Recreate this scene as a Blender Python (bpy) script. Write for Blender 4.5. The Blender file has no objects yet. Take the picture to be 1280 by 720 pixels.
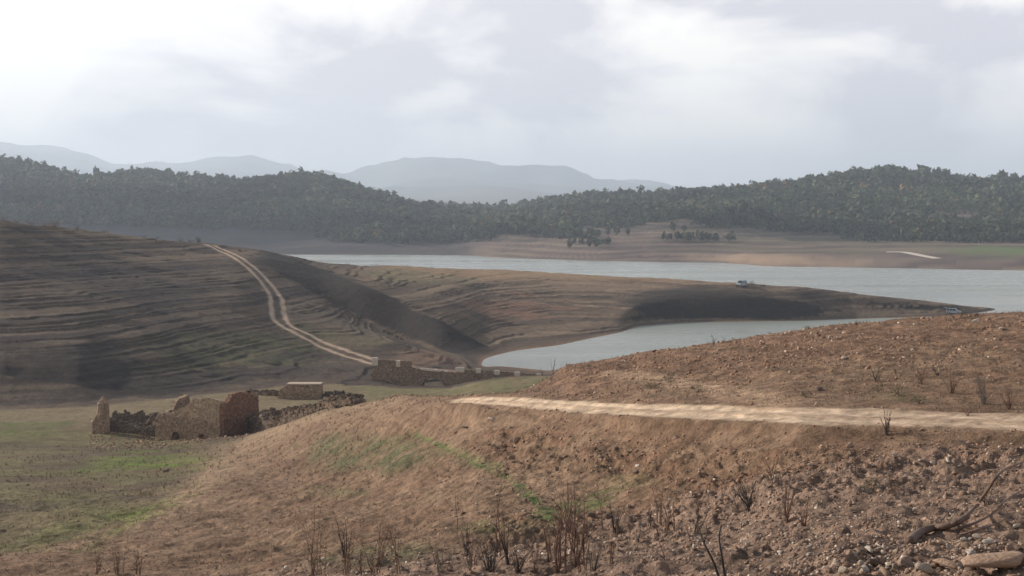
import bpy, math, random
import numpy as np
C = bpy.context.scene
R = math.radians
random.seed(7)
RNG = np.random.default_rng(11)
HAZE = 0.000135
F = 1758.0          # focal length in units of the 1280 px wide frame
CX, HZ, HC = 640.0, 275.0, 32.0   # column of the axis, row of the horizon, lens height above the lake

# ---------------------------------------------------------------- camera
cam = bpy.data.objects.new('camera', bpy.data.cameras.new('camera'))
C.collection.objects.link(cam)
cam.location = (0, 0, HC); cam.rotation_euler = (R(90), 0, 0)
cam.data.sensor_width = 36; cam.data.lens = 36*F/1280
cam.data.shift_y = -(360-HZ)/1280
cam.data.clip_start = 0.2; cam.data.clip_end = 90000
C.camera = cam

# ---------------------------------------------------------------- world, sun, exposure
SUN_EL, SUN_DIR = R(22), (-0.86, 0.51)           # low sun, far left, a little beyond the scene
az = math.atan2(SUN_DIR[0], SUN_DIR[1])
w = bpy.data.worlds.new('World'); C.world = w; w.use_nodes = True
nt = w.node_tree; nt.nodes.clear()
def N(nt, t, **kw):
    n = nt.nodes.new(t)
    for k, v in kw.items():
        if hasattr(n, k): setattr(n, k, v)
        else: n.inputs[k].default_value = v
    return n
sky = N(nt, 'ShaderNodeTexSky', sky_type='NISHITA', sun_disc=False, sun_elevation=SUN_EL, sun_rotation=az, air_density=1.2, dust_density=2.0)
bg1 = N(nt, 'ShaderNodeBackground'); bg1.inputs['Strength'].default_value = 0.05
nt.links.new(sky.outputs[0], bg1.inputs['Color'])
tc = N(nt, 'ShaderNodeTexCoord')
mp = N(nt, 'ShaderNodeMapping'); mp.inputs['Scale'].default_value = (1, 1, 1.9)
nt.links.new(tc.outputs['Generated'], mp.inputs['Vector'])
ns = N(nt, 'ShaderNodeTexNoise'); ns.inputs['Scale'].default_value = 5.6; ns.inputs['Detail'].default_value = 7; ns.inputs['Roughness'].default_value = 0.52; ns.inputs['Distortion'].default_value = 0.35
nt.links.new(mp.outputs[0], ns.inputs['Vector'])
cr = N(nt, 'ShaderNodeValToRGB'); e = cr.color_ramp.elements
e[0].position = 0.40; e[0].color = (0.60, 0.575, 0.61, 1)
e[1].position = 0.56; e[1].color = (1.09, 1.04, 0.95, 1)
m_ = e.new(0.47); m_.color = (0.87, 0.83, 0.815, 1)
nt.links.new(ns.outputs['Fac'], cr.inputs[0])
sep = N(nt, 'ShaderNodeSeparateXYZ'); nt.links.new(tc.outputs['Generated'], sep.inputs[0])
hz = N(nt, 'ShaderNodeMapRange'); hz.inputs['From Min'].default_value = 0.01; hz.inputs['From Max'].default_value = 0.06
hz.inputs['To Min'].default_value = 0.85; hz.inputs['To Max'].default_value = 0.0
nt.links.new(sep.outputs['Z'], hz.inputs['Value'])
mxh = N(nt, 'ShaderNodeMix', data_type='RGBA'); mxh.inputs[7].default_value = (0.86, 0.80, 0.79, 1)   # low veil of cloud at the horizon
nt.links.new(hz.outputs[0], mxh.inputs[0]); nt.links.new(cr.outputs[0], mxh.inputs[6])
bg2 = N(nt, 'ShaderNodeBackground'); bg2.inputs['Strength'].default_value = 1.07
nt.links.new(mxh.outputs[2], bg2.inputs['Color'])
cov = N(nt, 'ShaderNodeMapRange'); cov.inputs['From Min'].default_value = 0.18; cov.inputs['From Max'].default_value = 0.36
cov.inputs['To Min'].default_value = 1.0; cov.inputs['To Max'].default_value = 0.10   # the cloud thins overhead
nt.links.new(sep.outputs['Z'], cov.inputs['Value'])
mx = N(nt, 'ShaderNodeMixShader'); nt.links.new(cov.outputs[0], mx.inputs[0])
nt.links.new(bg1.outputs[0], mx.inputs[1]); nt.links.new(bg2.outputs[0], mx.inputs[2])
wo = N(nt, 'ShaderNodeOutputWorld'); nt.links.new(mx.outputs[0], wo.inputs[0])
sl = bpy.data.lights.new('sun', 'SUN'); sl.energy = 5.0; sl.angle = R(0.6); sl.color = (1, 0.89, 0.76)
so = bpy.data.objects.new('sun', sl); C.collection.objects.link(so)
sv = np.array([SUN_DIR[0]*math.cos(SUN_EL), SUN_DIR[1]*math.cos(SUN_EL), math.sin(SUN_EL)]); sv /= np.linalg.norm(sv)
from mathutils import Vector, Matrix
so.rotation_euler = Vector(sv).to_track_quat('Z', 'Y').to_euler(); so.location = (-300, 200, 400)
C.view_settings.view_transform = 'Standard'; C.view_settings.look = 'None'
C.view_settings.gamma = 1; C.view_settings.use_curve_mapping = False; C.view_settings.exposure = 0.34
C.cycles.volume_bounces = 1; C.cycles.max_bounces = 5; C.cycles.diffuse_bounces = 2

# ---------------------------------------------------------------- numpy helpers
TAB = np.random.default_rng(5).random((64, 256, 256), dtype=np.float32)
def _h(ix, iy, s): return TAB[s % 64][ix & 255, iy & 255]
def vn(x, y, s=0):
    x = np.asarray(x, dtype=np.float32); y = np.asarray(y, dtype=np.float32)
    xf = np.floor(x); yf = np.floor(y); fx = x-xf; fy = y-yf
    ix = xf.astype(np.int32) & 255; iy = yf.astype(np.int32) & 255; ix1 = (ix+1) & 255; iy1 = (iy+1) & 255
    u = fx*fx*fx*(fx*(fx*6-15)+10); v = fy*fy*fy*(fy*(fy*6-15)+10)
    T = TAB[s % 64].ravel(); ix = ix << 8; ix1 = ix1 << 8
    a = T[ix+iy]; b = T[ix1+iy]; c = T[ix+iy1]; d = T[ix1+iy1]
    p = a+(b-a)*u; return p+(c+(d-c)*u-p)*v - np.float32(0.5)
def fbm(x, y, o=4, s=0, g=0.5):
    r = 0; a = 1.0; f = 1.0
    for i in range(o):
        r = r + a*vn(x*f+i*17.3, y*f-i*9.1, s+i*31); a *= g; f *= 2.03
    return r*1.3
def band(lo, hi, fn):
    """noise evaluated only on the rows between two distances"""
    r = slice(int(np.searchsorted(D, lo)), int(np.searchsorted(D, hi))); out = np.zeros((nR, nC), np.float32)
    out[r] = fn(X[r], Yw[r]); return out
def ss(a, b, x):
    t = np.clip((x-a)/(b-a), 0, 1); return t*t*(3-2*t)
def ip(px, pts): 
    p = sorted(pts); return np.interp(px, [q[0] for q in p], [q[1] for q in p])

# ---------------------------------------------------------------- the lie of the land: ranges of (bearing, distance, height)
Y = lambda y, d: (y-HZ)*d/F           # drop below the lens of a thing seen at row y, distance d
def L(*pts): return [(p[0], p[1], (p[3] if len(p) > 3 else Y(p[2], p[1]))) for p in pts]
O = None
LINES = [
 L((0,1.0,0,1.6)),
 L((-150,60,735),(0,50,735),(200,40,735),(400,30,735),(600,21,735),(800,15,735),(1000,13,735),(1430,11.5,735)),
 L((-150,72,690),(0,72,690),(100,68,690),(200,62,690),(300,58,690),(400,52,690),(500,44,690),(600,40,685),(700,42,668),(800,44,650),(1000,36,620),(1280,27,640),(1430,26,640)),
 L((-150,100,640),(0,100,640),(100,95,640),(200,90,640),(300,90,630),(400,85,620),(500,75,610),(600,66,585),(700,58,600),(800,54,600),(1000,46,580),(1280,40,592),(1430,40,595)),
 L((-150,130,600),(0,130,600),(100,130,600),(200,125,600),(300,130,575),(400,112,560),(500,92,550),(560,87,535),(600,79,530),(700,67,545),(800,59.5,551),(1000,49.3,551),(1280,44.8,557),(1430,44,560)),
 L((-150,168,560),(0,168,560),(100,162,565),(200,155,567),(300,150,560),(400,128,523),(500,102,513),(560,90,509),(600,82.0,508),(700,70.4,518.5),(800,61.0,528),(1000,50.5,537),(1280,46.0,549),(1430,45.2,553)),
 L((-150,169,559.5),(0,169,559.5),(100,163,564.5),(200,156,566.5),(300,151,559),(400,129,522),(500,103,511),(560,91,504),(600,83,506),(700,71,515),(800,61.5,524),(1000,51,531),(1280,46.5,540),(1430,45.7,544)),
 L((-150,193,535),(0,193,535),(100,183,550),(200,176,556),(300,163,549),(400,140,514),(450,128,506),(500,108,502),(560,94,499),(600,87,495.5),(650,81,496.5),(700,76,499),(800,66.5,504),(1000,56,508),(1280,50.5,517),(1430,50,519)),
 L((-150,200,O,28.7),(0,200,O,28.7),(100,192,O,28.7),(200,186,O,28.7),(300,190,O,28.4),(400,185,O,27.5),(450,180,O,24.5),(500,140,O,17.8),(600,100,O,13.2),(650,92,492),(720,84,468),(800,84,451),(870,85,438),(950,86,426),(1050,86,412),(1150,86,404),(1280,86,395),(1430,88,388)),
 L((-150,206,O,28.7),(0,206,O,28.7),(300,212,O,28.7),(400,217,O,28.7),(450,220,O,28.7),(500,215,O,28.7),(600,205,O,28.7),(700,200,O,29.5),(800,200,O,32),(900,200,O,34),(1430,220,O,35)),
 L((-150,213,512),(0,213,512),(100,216,509),(200,226,499),(300,238,488),(350,246,483),(400,250,480),(450,252,481),(500,246,487),(560,246,486),(600,246,476),(640,246,472),(690,246,469),(750,250,O,30),(800,260,O,33),(900,300,O,35),(1430,330,O,36)),
 L((-150,221,490),(0,221,490),(100,224,488),(200,236,479),(300,252,470),(400,262,468),(450,265,O,29.3),(500,266,O,31.0),(560,268,O,31.5),(640,268,O,31.0),(690,268,O,30.5),(750,275,O,31),(800,290,O,33.5),(900,340,O,36),(1430,370,O,37)),
 L((-150,231,445),(0,231,445),(100,236,445),(200,256,438),(300,285,428),(400,290,445),(450,285,452),(500,282,455),(550,282,461),(600,290,O,31.2),(620,305,O,31.8),(690,292,O,31.75),(720,310,O,31.8),(780,320,O,31.9),(800,330,O,33),(900,380,O,36),(1430,400,O,37)),
 L((-150,256,390),(0,256,390),(100,266,390),(200,300,380),(300,330,368),(350,330,390),(400,330,398),(450,322,412),(500,308,430),(550,300,447),(600,310,O,32),(640,325,O,33),(700,330,O,33),(780,350,O,33),(850,400,O,34),(1430,430,O,35)),
 L((-150,290,345),(0,290,345),(100,310,345),(200,345,336),(300,375,332),(350,375,350),(400,375,370),(450,364,398),(500,351,O,29.6),(550,333,O,31.0),(600,328,O,31.8),(618,331,O,32.0),(640,341,O,32.1),(700,357,O,32.1),(780,400,O,32.1),(790,418,O,32.1),(800,424,O,32.1),(850,438,O,32.1),(1000,446,O,32.1),(1100,458,O,32.1),(1190,466,O,32.1),(1245,495,O,32.3),(1280,495,O,36),(1430,495,O,38)),
 L((-150,320,305),(0,320,300),(100,350,305),(200,375,313),(300,405,316),(350,412,324),(400,398,345),(450,380,358),(500,372,376),(550,352,404),(600,346,430),(640,365,425),(700,400,408),(760,422,396),(800,443,378),(850,454,372),(950,458,368),(1000,458,374),(1050,466,383),(1150,472,388),(1190,473,389.5),(1245,500,O,32),(1280,500,O,36),(1430,500,O,38)),
 L((-150,335,264),(0,345,275),(100,375,287),(200,400,300),(250,420,303),(300,430,309),(340,440,315),(370,450,321),(400,465,328),(450,490,332),(500,530,333),(600,555,337),(700,560,342),(800,535,348),(850,495,351),(927,482,354.5),(1000,478,359),(1050,482,366),(1150,480,376),(1190,478,381),(1245,505,O,31.9),(1280,505,O,36),(1430,505,O,38)),
 L((-150,420,O,14),(0,450,O,18),(200,520,O,33),(300,540,O,34),(400,560,O,34),(500,640,O,33),(600,680,O,33.5),(700,660,O,33.5),(800,620,O,33.5),(900,580,O,33.5),(1050,560,O,33.5),(1190,545,O,33.5),(1245,540,O,35),(1280,540,O,37)),
 L((0,800,O,38),(900,750,O,38)),
 L((-150,1300,O,32.1),(370,1308,O,32.1),(480,1300,O,32.1),(590,1270,O,32.1),(620,1190,O,32.1),(750,1100,O,32.1),(900,1055,O,32.1),(960,975,O,32.1),(1280,890,O,32.1),(1430,870,O,32.1)),
 L((-150,1330,311),(370,1335,311),(480,1330,312),(590,1300,314),(620,1220,316),(750,1125,318),(900,1090,319),(960,1030,322),(1280,960,325),(1430,940,326)),
 L((-150,1460,288),(0,1460,288),(200,1440,292),(400,1430,299),(480,1420,301),(560,1400,305),(640,1330,298),(750,1230,300),(820,1200,296),(900,1200,298),(1000,1150,304),(1100,1130,308),(1200,1120,307),(1280,1120,306),(1430,1120,305)),
 L((-150,1700,255),(0,1700,255),(200,1700,258),(400,1650,263),(480,1650,273),(560,1650,287),(640,1600,284),(700,1500,287),(800,1450,281),(850,1430,276),(950,1450,280),(1000,1400,290),(1100,1380,295),(1200,1370,288),(1280,1370,285),(1430,1370,285)),
 L((-150,1900,230),(0,1900,232),(200,1900,238),(400,1850,245),(500,1850,259),(600,1950,274),(700,1720,271),(850,1700,262),(1000,1650,257),(1100,1620,254),(1280,1600,254),(1430,1600,254)),
 L((-150,2150,200),(0,2150,205),(30,2140,208),(60,2100,217),(85,2100,225),(120,2100,229),(150,2100,220),(190,2100,217),(230,2100,221),(300,2100,229),(350,2100,229),(375,2100,225),(410,2100,228),(450,2100,243),(520,2150,259),(580,2200,267),(620,2300,266),(680,2200,257),(760,2150,250),(850,2100,246),(960,2000,240),(1050,1950,229),(1110,1950,219),(1150,1950,229),(1165,1950,226),(1200,1950,236),(1250,1950,231),(1280,1950,232),(1430,1950,226)),
 L((0,2700,O,-30)),
 L((0,4800,O,-20)),
 L((-150,9500,232),(200,9500,238),(400,9500,241),(500,9500,228),(560,9500,225),(700,9500,232),(850,9500,250),(1430,9500,262)),
 L((-150,13500,172),(0,13500,178),(60,13500,186),(100,13500,195),(140,13500,209),(200,13500,210),(240,13500,206),(300,13500,201),(350,13500,208),(380,13500,214),(430,13500,221),(460,13500,211),(490,13500,201),(540,13500,194),(580,13500,196),(620,13500,206),(660,13500,208),(700,13500,208),(750,13500,221),(800,13500,230),(850,13500,239),(1000,13500,247),(1430,13500,245)),
 L((0,20000,O,32)),
]
# columns (bearings) and rows (distances) of the ground sheet
PX = np.concatenate([np.arange(-420, -40, 6.0), np.arange(-40, 1320, 1.25), np.arange(1320, 1700, 6.0)])
def gs(a, b, r):
    n = int(math.log(b/a)/math.log(1+r)); return list(np.geomspace(a, b, n, endpoint=False))
D = np.array(gs(1, 9, .04)+gs(9, 40, .0042)+gs(40, 125, .0027)+gs(125, 215, .0034)+gs(215, 600, .0022)+gs(600, 1050, .03)+gs(1050, 2350, .0048)+gs(2350, 4800, .05)+gs(4800, 20000, .012)+[20000.0])
nR, nC = len(D), len(PX)
def smooth(a, k):
    xs = np.arange(-600, 1900, 2.0); return xs, a
knd, knh = [], []
xs = np.arange(-600, 1900, 2.0)
ker = np.exp(-0.5*(np.arange(-12, 13)*2.0/7.0)**2); ker /= ker.sum()
for ln in LINES:
    p = sorted(ln); q = [a[0] for a in p]
    dd = np.interp(xs, q, [a[1] for a in p]); hh = np.interp(xs, q, [a[2] for a in p])
    dd = np.convolve(np.pad(dd, 12, 'edge'), ker, 'valid'); hh = np.convolve(np.pad(hh, 12, 'edge'), ker, 'valid')
    knd.append(np.interp(PX, xs, dd)); knh.append(np.interp(PX, xs, hh))
KD = np.array(knd); KH = np.array(knh)             # lines x columns
for i in range(1, len(KD)):
    KD[i] = np.maximum(KD[i], KD[i-1]*1.0005+0.02)
# monotone cubic (pchip) slopes
dk = np.diff(KD, axis=0); sl_ = np.diff(KH, axis=0)/dk
M = np.zeros_like(KH); w1 = 2*dk[1:]+dk[:-1]; w2 = dk[1:]+2*dk[:-1]
ok = sl_[1:]*sl_[:-1] > 0
with np.errstate(divide='ignore', invalid='ignore'):
    hm = (w1+w2)/(w1/sl_[:-1]+w2/sl_[1:])
M[1:-1] = np.where(ok, hm, 0); M[0] = sl_[0]; M[-1] = sl_[-1]
H = np.empty((nR, nC))
for c in range(nC):
    k = np.clip(np.searchsorted(KD[:, c], D, side='right')-1, 0, len(KD)-2)
    h = dk[k, c]; t = np.clip((D-KD[k, c])/h, 0, 1)
    H[:, c] = ((2*t**3-3*t**2+1)*KH[k, c]+(t**3-2*t**2+t)*h*M[k, c]+(-2*t**3+3*t**2)*KH[k+1, c]+(t**3-t**2)*h*M[k+1, c])
DD = D[:, None]+0*PX[None, :]; PP = PX[None, :]+0*DD
X = (PP-CX)/F*DD; Yw = DD
Z = HC-H
# road bed on the near spur: rows between line 6 and 7, east of column 556
e0, e1 = KD[6][None, :], KD[7][None, :]
fr = (DD-e0)/(e1-e0)
wob = band(30, 140, lambda X, Yw: 0.10*fbm(X/2.2, Yw/2.2, 3, 5))
road = ss(.02, .20, fr+wob)*ss(1.04, .84, fr+wob)*ss(556, 572, PP)
# tracks given as centre lines in ground coordinates
def gnd(px, py, dmin=8, dmax=1e9):
    """where the sight line through (px,py) meets the ground (nearest hit beyond dmin)"""
    c = int(np.clip(np.searchsorted(PX, px), 0, nC-1)); ys = HZ+F*(HC-Z[:, c])/D
    k = np.where((ys <= py) & (D > dmin) & (D < dmax))[0]
    k = k[0] if len(k) else nR-1
    return (px-CX)/F*D[k], D[k], Z[k, c]
def polydist(P, rows):
    """signed sideways distance to a polyline, in metres"""
    best = np.full((rows.stop-rows.start, nC), 1e9); sg = np.zeros_like(best)
    x, y = X[rows], Yw[rows]
    for (a, b) in zip(P[:-1], P[1:]):
        ax, ay = a[:2]; bx, by = b[:2]; ux, uy = bx-ax, by-ay; l2 = ux*ux+uy*uy+1e-9
        t = np.clip(((x-ax)*ux+(y-ay)*uy)/l2, 0, 1)
        d = np.hypot(x-ax-t*ux, y-ay-t*uy); m = d < best
        best = np.where(m, d, best); sg = np.where(m, np.sign(ux*(y-ay)-uy*(x-ax)), sg)
    return best, sg
r_mid = slice(int(np.searchsorted(D, 240)), int(np.searchsorted(D, 520)))
TR = [(262,306),(285,315),(304,327),(322,342),(336,358),(345,374),(347,392),(352,403),(372,416),(398,429),(428,441),(452,448),(470,453),(482,456)]
TP = [gnd(px, py, 225) for px, py in TR]
# resample smoothly
def densify(P, n=8):
    P = np.array(P); out = []
    for i in range(len(P)-1):
        p0, p1, p2, p3 = P[max(i-1, 0)], P[i], P[i+1], P[min(i+2, len(P)-1)]
        for t in np.linspace(0, 1, n, endpoint=False):
            out.append(0.5*((2*p1)+(-p0+p2)*t+(2*p0-5*p1+4*p2-p3)*t*t+(-p0+3*p1-3*p2+p3)*t**3))
    out.append(P[-1]); return np.array(out)
TPs = densify(TP, 4)
td, _ = polydist(TPs, r_mid)
track = np.zeros_like(Z)
wv = 0.25*fbm(X[r_mid]/4, Yw[r_mid]/4, 3, 9)
track[r_mid] = np.exp(-((td-1.45+wv)/0.62)**4)*ss(3.2, 2.6, td)
trackbed = np.zeros_like(Z); trackbed[r_mid] = ss(3.4, 2.2, td)
# a faint second path on the slope beyond the road
r_nr = slice(int(np.searchsorted(D, 48)), int(np.searchsorted(D, 100)))
P2 = densify([gnd(px, py, 50, 86) for px, py in [(760,463),(800,470),(850,478),(900,487),(935,493),(958,501),(972,507)]], 5)
pd, _ = polydist(P2, r_nr); path2 = np.zeros_like(Z); path2[r_nr] = ss(1.3, 0.25, pd+0.5*fbm(X[r_nr]/2, Yw[r_nr]/2, 3, 77))
# far white road on the opposite bank
r_fr = slice(int(np.searchsorted(D, 850)), int(np.searchsorted(D, 1250)))
P3 = P3_ = [gnd(px, py, 860) for px, py in [(1108,316),(1130,319),(1150,322),(1172,325)]]
fd, _ = polydist(P3, r_fr); froad = np.zeros_like(Z); froad[r_fr] = ss(5.0, 3.0, fd)
fz = np.zeros_like(Z); fz[r_fr] = ss(16, 6, fd)
# ---- relief
YS = HZ+F*(HC-Z)/DD      # row of each ground point before relief
flat = 1-0.9*np.clip(road+path2*0.6, 0, 1)
near = ss(135, 100, DD)
rub_y = ip(PP, [(-400,760),(300,735),(480,705),(640,682),(760,662),(860,628),(950,598),(1050,575),(1150,560),(1280,552),(1700,550)])
rub = ss(-14, 14, YS-rub_y+10*band(0, 70, lambda X, Yw: fbm(X/3, Yw/3, 3, 3)))*ss(60, 50, DD)     # rubble bank in the right foreground
bank = (1-.8*ss(1.2, .6, np.hypot((PP-700)/170, (YS-618)/34)))*ss(585, 640, PP)*ss(30, 46, DD)*ss(1.0, 0.95, DD/e0)*near
shoulder = np.clip(ss(.90, .985, DD/e0)*ss(1.22, 1.04, DD/e1)+np.exp(-((DD/e1-1)/.06)**2), 0, 1)
zr = Z.copy(); Z0 = Z[:int(np.searchsorted(D, 140))]
n1 = band(0, 140, lambda X, Yw: fbm(X/7, Yw/7, 4, 1)); n2 = band(0, 140, lambda X, Yw: fbm((X+1.3*Z0)/1.5, (Yw+1.3*Z0)/1.5, 4, 2)); n3 = band(0, 140, lambda X, Yw: fbm((X+1.3*Z0)/0.42, (Yw+1.3*Z0)/0.42, 3, 4))
amp = ss(3, 30, DD)*near
flat = flat*(1-.75*shoulder)
zr += amp*flat*(0.35*n1*ss(1000, 400, PP)+0.20*n1)
zr += near*flat*(0.10*n2+0.17*n2*bank+0.04*n2*rub)*ss(2, 20, DD)
zr += near*flat*(0.055+0.09*bank+0.07*rub)*n3*ss(2, 12, DD)
# plough-like creases running down the mid slope
cre = band(0, 140, lambda X, Yw: np.abs(fbm((X*0.8+Yw*0.6)/5.5, (X*-.6+Yw*.8)/1.3, 4, 41))); zr -= near*flat*0.07*np.clip(0.35-cre, 0, 1)*ss(20, 45, DD)
# ruts of the road
lane = np.exp(-((fr-.33)/.10)**2)+np.exp(-((fr-.70)/.10)**2)
zr -= road*0.05*lane
zr += road*0.02*n2
zr -= .38*ss(1.0, .993, DD/e0)*ss(.93, .985, DD/e0)*ss(600, 640, PP)*(.6+.8*n1)      # undercut outer edge of the road
mid = ss(110, 150, DD)*ss(620, 560, DD)
dry = ss(0.0, 1.2, zr-0.35)
zr += mid*dry*(0.5*band(110, 620, lambda X, Yw: fbm(X/22, Yw/22, 4, 6))*ss(225, 262, DD)+0.14*band(110, 620, lambda X, Yw: fbm(X/4, Yw/4, 4, 7)))
# drawdown benches: level steps cut by the falling lake
tm = mid*ss(228, 250, DD)*ss(0.1, 0.8, zr)*(1-0.55*trackbed)
warp = band(110, 620, lambda X, Yw: 0.45*fbm(X/90, Yw/90, 2, 21)+0.12*fbm(X/12, Yw/12, 3, 22)+0.12*fbm(X/3, Yw/3, 2, 23))
zt_ = zr+.28*np.sin(zr*1.9)+.2*np.sin(zr*4.3+1)
step = 0.74
q = (zt_+warp)/step; fl = np.floor(q); fq = q-fl
stp = (fl+np.where(fq < 0.62, fq*.28, 0.1736+(1-0.1736)*ss(0.60, 1.0, fq)))*step-warp-(zt_-zr)
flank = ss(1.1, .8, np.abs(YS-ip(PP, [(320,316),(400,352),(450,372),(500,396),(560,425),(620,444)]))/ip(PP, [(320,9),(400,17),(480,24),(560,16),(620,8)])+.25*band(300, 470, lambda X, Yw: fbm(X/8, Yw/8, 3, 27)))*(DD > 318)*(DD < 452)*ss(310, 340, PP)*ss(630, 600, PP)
loc = (1-.85*flank)*(0.32+0.55*ss(-.15, .2, band(110, 620, lambda X, Yw: fbm(X/35, Yw/9, 3, 25))))
rr = zr+(stp-zr)*tm*loc
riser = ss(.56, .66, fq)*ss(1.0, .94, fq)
strat = fl                                      # bench number, used for the soil bands
zr = rr+tm*0.06*band(200, 620, lambda X, Yw: fbm(X/1.4, Yw/1.4, 3, 24))
far = ss(1000, 1320, DD)*ss(2900, 2400, DD)
shore = ss(0.3, 6, zr)
zr += far*shore*(1-.9*fz)*band(950, 3000, lambda X, Yw: 5.0*fbm(X/140, Yw/140, 4, 8)+1.5*fbm(X/30, Yw/30, 3, 10))
stf = (1-.9*fz)*far*ss(0.2, 1.5, zr)*ss(1500, 1350, DD)*ss(560, 640, PP)
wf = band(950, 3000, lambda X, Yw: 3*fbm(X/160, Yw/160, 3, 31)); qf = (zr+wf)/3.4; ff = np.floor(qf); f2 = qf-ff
zr += ((ff+ss(0.55, .95, f2))*3.4-wf-zr)*stf*0.8
mt = ss(4800, 9000, DD)
rg = 1-band(4500, 33000, lambda X, Yw: np.abs(2*fbm(X/3300, Yw/3300, 5, 12)))
zr += mt*ss(20000, 16000, DD)*((rg-.75)*190*ss(0, 300, zr)+34*band(4500, 33000, lambda X, Yw: fbm(X/520, Yw/520, 4, 13)))
Z = zr
YS2 = HZ+F*(HC-Z)/DD

def gz(x, y):
    """ground height under a point, bilinear in the sheet"""
    x = np.asarray(x, float); y = np.asarray(y, float)
    px = CX+F*x/y; i = np.clip(np.searchsorted(D, y)-1, 0, nR-2); j = np.clip(np.searchsorted(PX, px)-1, 0, nC-2)
    a = np.clip((y-D[i])/(D[i+1]-D[i]), 0, 1); b = np.clip((px-PX[j])/(PX[j+1]-PX[j]), 0, 1)
    return (Z[i, j]*(1-b)+Z[i, j+1]*b)*(1-a)+(Z[i+1, j]*(1-b)+Z[i+1, j+1]*b)*a
def at(px, d):
    x = (px-CX)/F*d; return x, d, float(gz(x, d))

# ---- soil colours (base colours of the ground, some hill and shore shade painted in)
col = np.zeros((nR, nC, 3))
def lay(mask, c, var=0.0):
    global col
    m = np.clip(mask, 0, 1)[..., None]; col = col*(1-m)+np.array(c)*m
XN, YN = X+1.3*Z, Yw+1.3*Z
c1 = fbm(XN/9, YN/9, 4, 51); c2 = fbm(XN/1.6, YN/1.6, 4, 52); c3 = fbm(X/30, Yw/30, 4, 53)
lay(np.ones_like(Z), (.214, .140, .092))
lay(ss(-.1, .5, c1)*0.6, (.250, .170, .112)); lay(ss(0.0, .5, -c1)*0.5, (.180, .112, .070))
lay(ss(.05, .45, c2)*.45, (.17, .10, .068)); lay(ss(.1, .5, -c2)*.35, (.31, .21, .145))
lay(bank*ss(-.2, .4, c2)*.5, (.235, .138, .088))
lay(rub*.8, (.27, .185, .14)); lay(rub*ss(.0, .4, c2)*.3, (.17, .115, .088))
lay(ss(60, 84, DD)*near*ss(640, 740, PP)*.6*(1-path2), (.245, .148, .096))
lay(ss(60, 84, DD)*near*ss(640, 740, PP)*ss(-.05, .35, c2)*.5, (.14, .085, .062))
def blob(px, py, rx, ry, ang=0, d0=0, d1=1e9, soft=.6, s=60, na=.9):
    ca, sa = math.cos(R(ang)), math.sin(R(ang)); u = PP-px; v = YS2-py
    a = (u*ca+v*sa)/rx; b = (-u*sa+v*ca)/ry
    r = np.sqrt(a*a+b*b)+na*band(max(d0, 1), min(d1, 3000), lambda X, Yw: fbm(X/(5+d0*.02), Yw/(5+d0*.02), 4, s))
    return ss(1+soft*.5, 1-soft, r)*(DD > d0)*(DD < d1)
olive, green, brgt = (.135, .125, .06), (.115, .15, .04), (.135, .19, .035)
fleck = .35+.65*ss(-.3, .2, band(0, 500, lambda X, Yw: fbm(X/1.1, Yw/1.1, 3, 90)))
# valley floor at the left and behind the near spur
vf = mid*ss(100, 132, DD)*ss(246, 236, DD)
spur = ss(-6, 14, (PP-ip(YS2, [(500,470),(506,440),(530,345),(545,312),(557,285),(580,258),(600,238),(630,200),(650,160),(670,95),(690,20),(710,-80)])))
toe = KD[10][None, :]+1.5*c1
flo = np.clip(ss(66, 80, DD)*ss(2, -1, DD-toe)*(1-spur*(DD < 172)), 0, 1)*(PP < 760)*((DD > 172) | (YS2 > 500))*((PP<445)|(DD>175))
lay(flo, (.175, .138, .08))
lay(flo*ss(-.2, .3, c1)*.6, (.125, .092, .056)); lay(flo*ss(0, .4, c3)*.5, (.15, .145, .06))
lay(flo*ss(-.05, .35, fbm(X/14, Yw/5, 4, 58))*.65, (.10, .075, .055))
lay(flo*ss(186, 205, DD)*.75, (.24, .19, .115))
lay(flo*ss(215, 232, DD)*ss(420, 480, PP)*.7*ss(-.4, .3, c2), (.155, .16, .07))
lay(blob(190, 577, 95, 13, 0, 100, 175)*.85*fleck, brgt); lay(blob(120, 590, 130, 16, 2, 100, 175)*.3*fleck, green)
lay(blob(190, 640, 75, 9, -27, 60, 150)*.95*fleck, brgt); lay(blob(70, 668, 90, 15, -12, 60, 150)*.45*fleck, green)
lay(blob(60, 625, 110, 14, 3, 60, 150)*.3*fleck, green); lay(blob(30, 535, 60, 16, 0, 150, 200)*.6*fleck, green)
lay(blob(30, 600, 120, 9, 3, 60, 175)*.7, (.105, .07, .05))
edge = np.exp(-((PP-ip(YS2, [(500,470),(506,440),(530,345),(545,312),(557,285),(580,262),(600,245),(630,212),(650,175),(670,115),(690,40)])-14)/26)**2)*ss(60, 90, DD)*ss(172, 160, DD)
lay(edge*.65, (.33, .235, .155))
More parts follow.
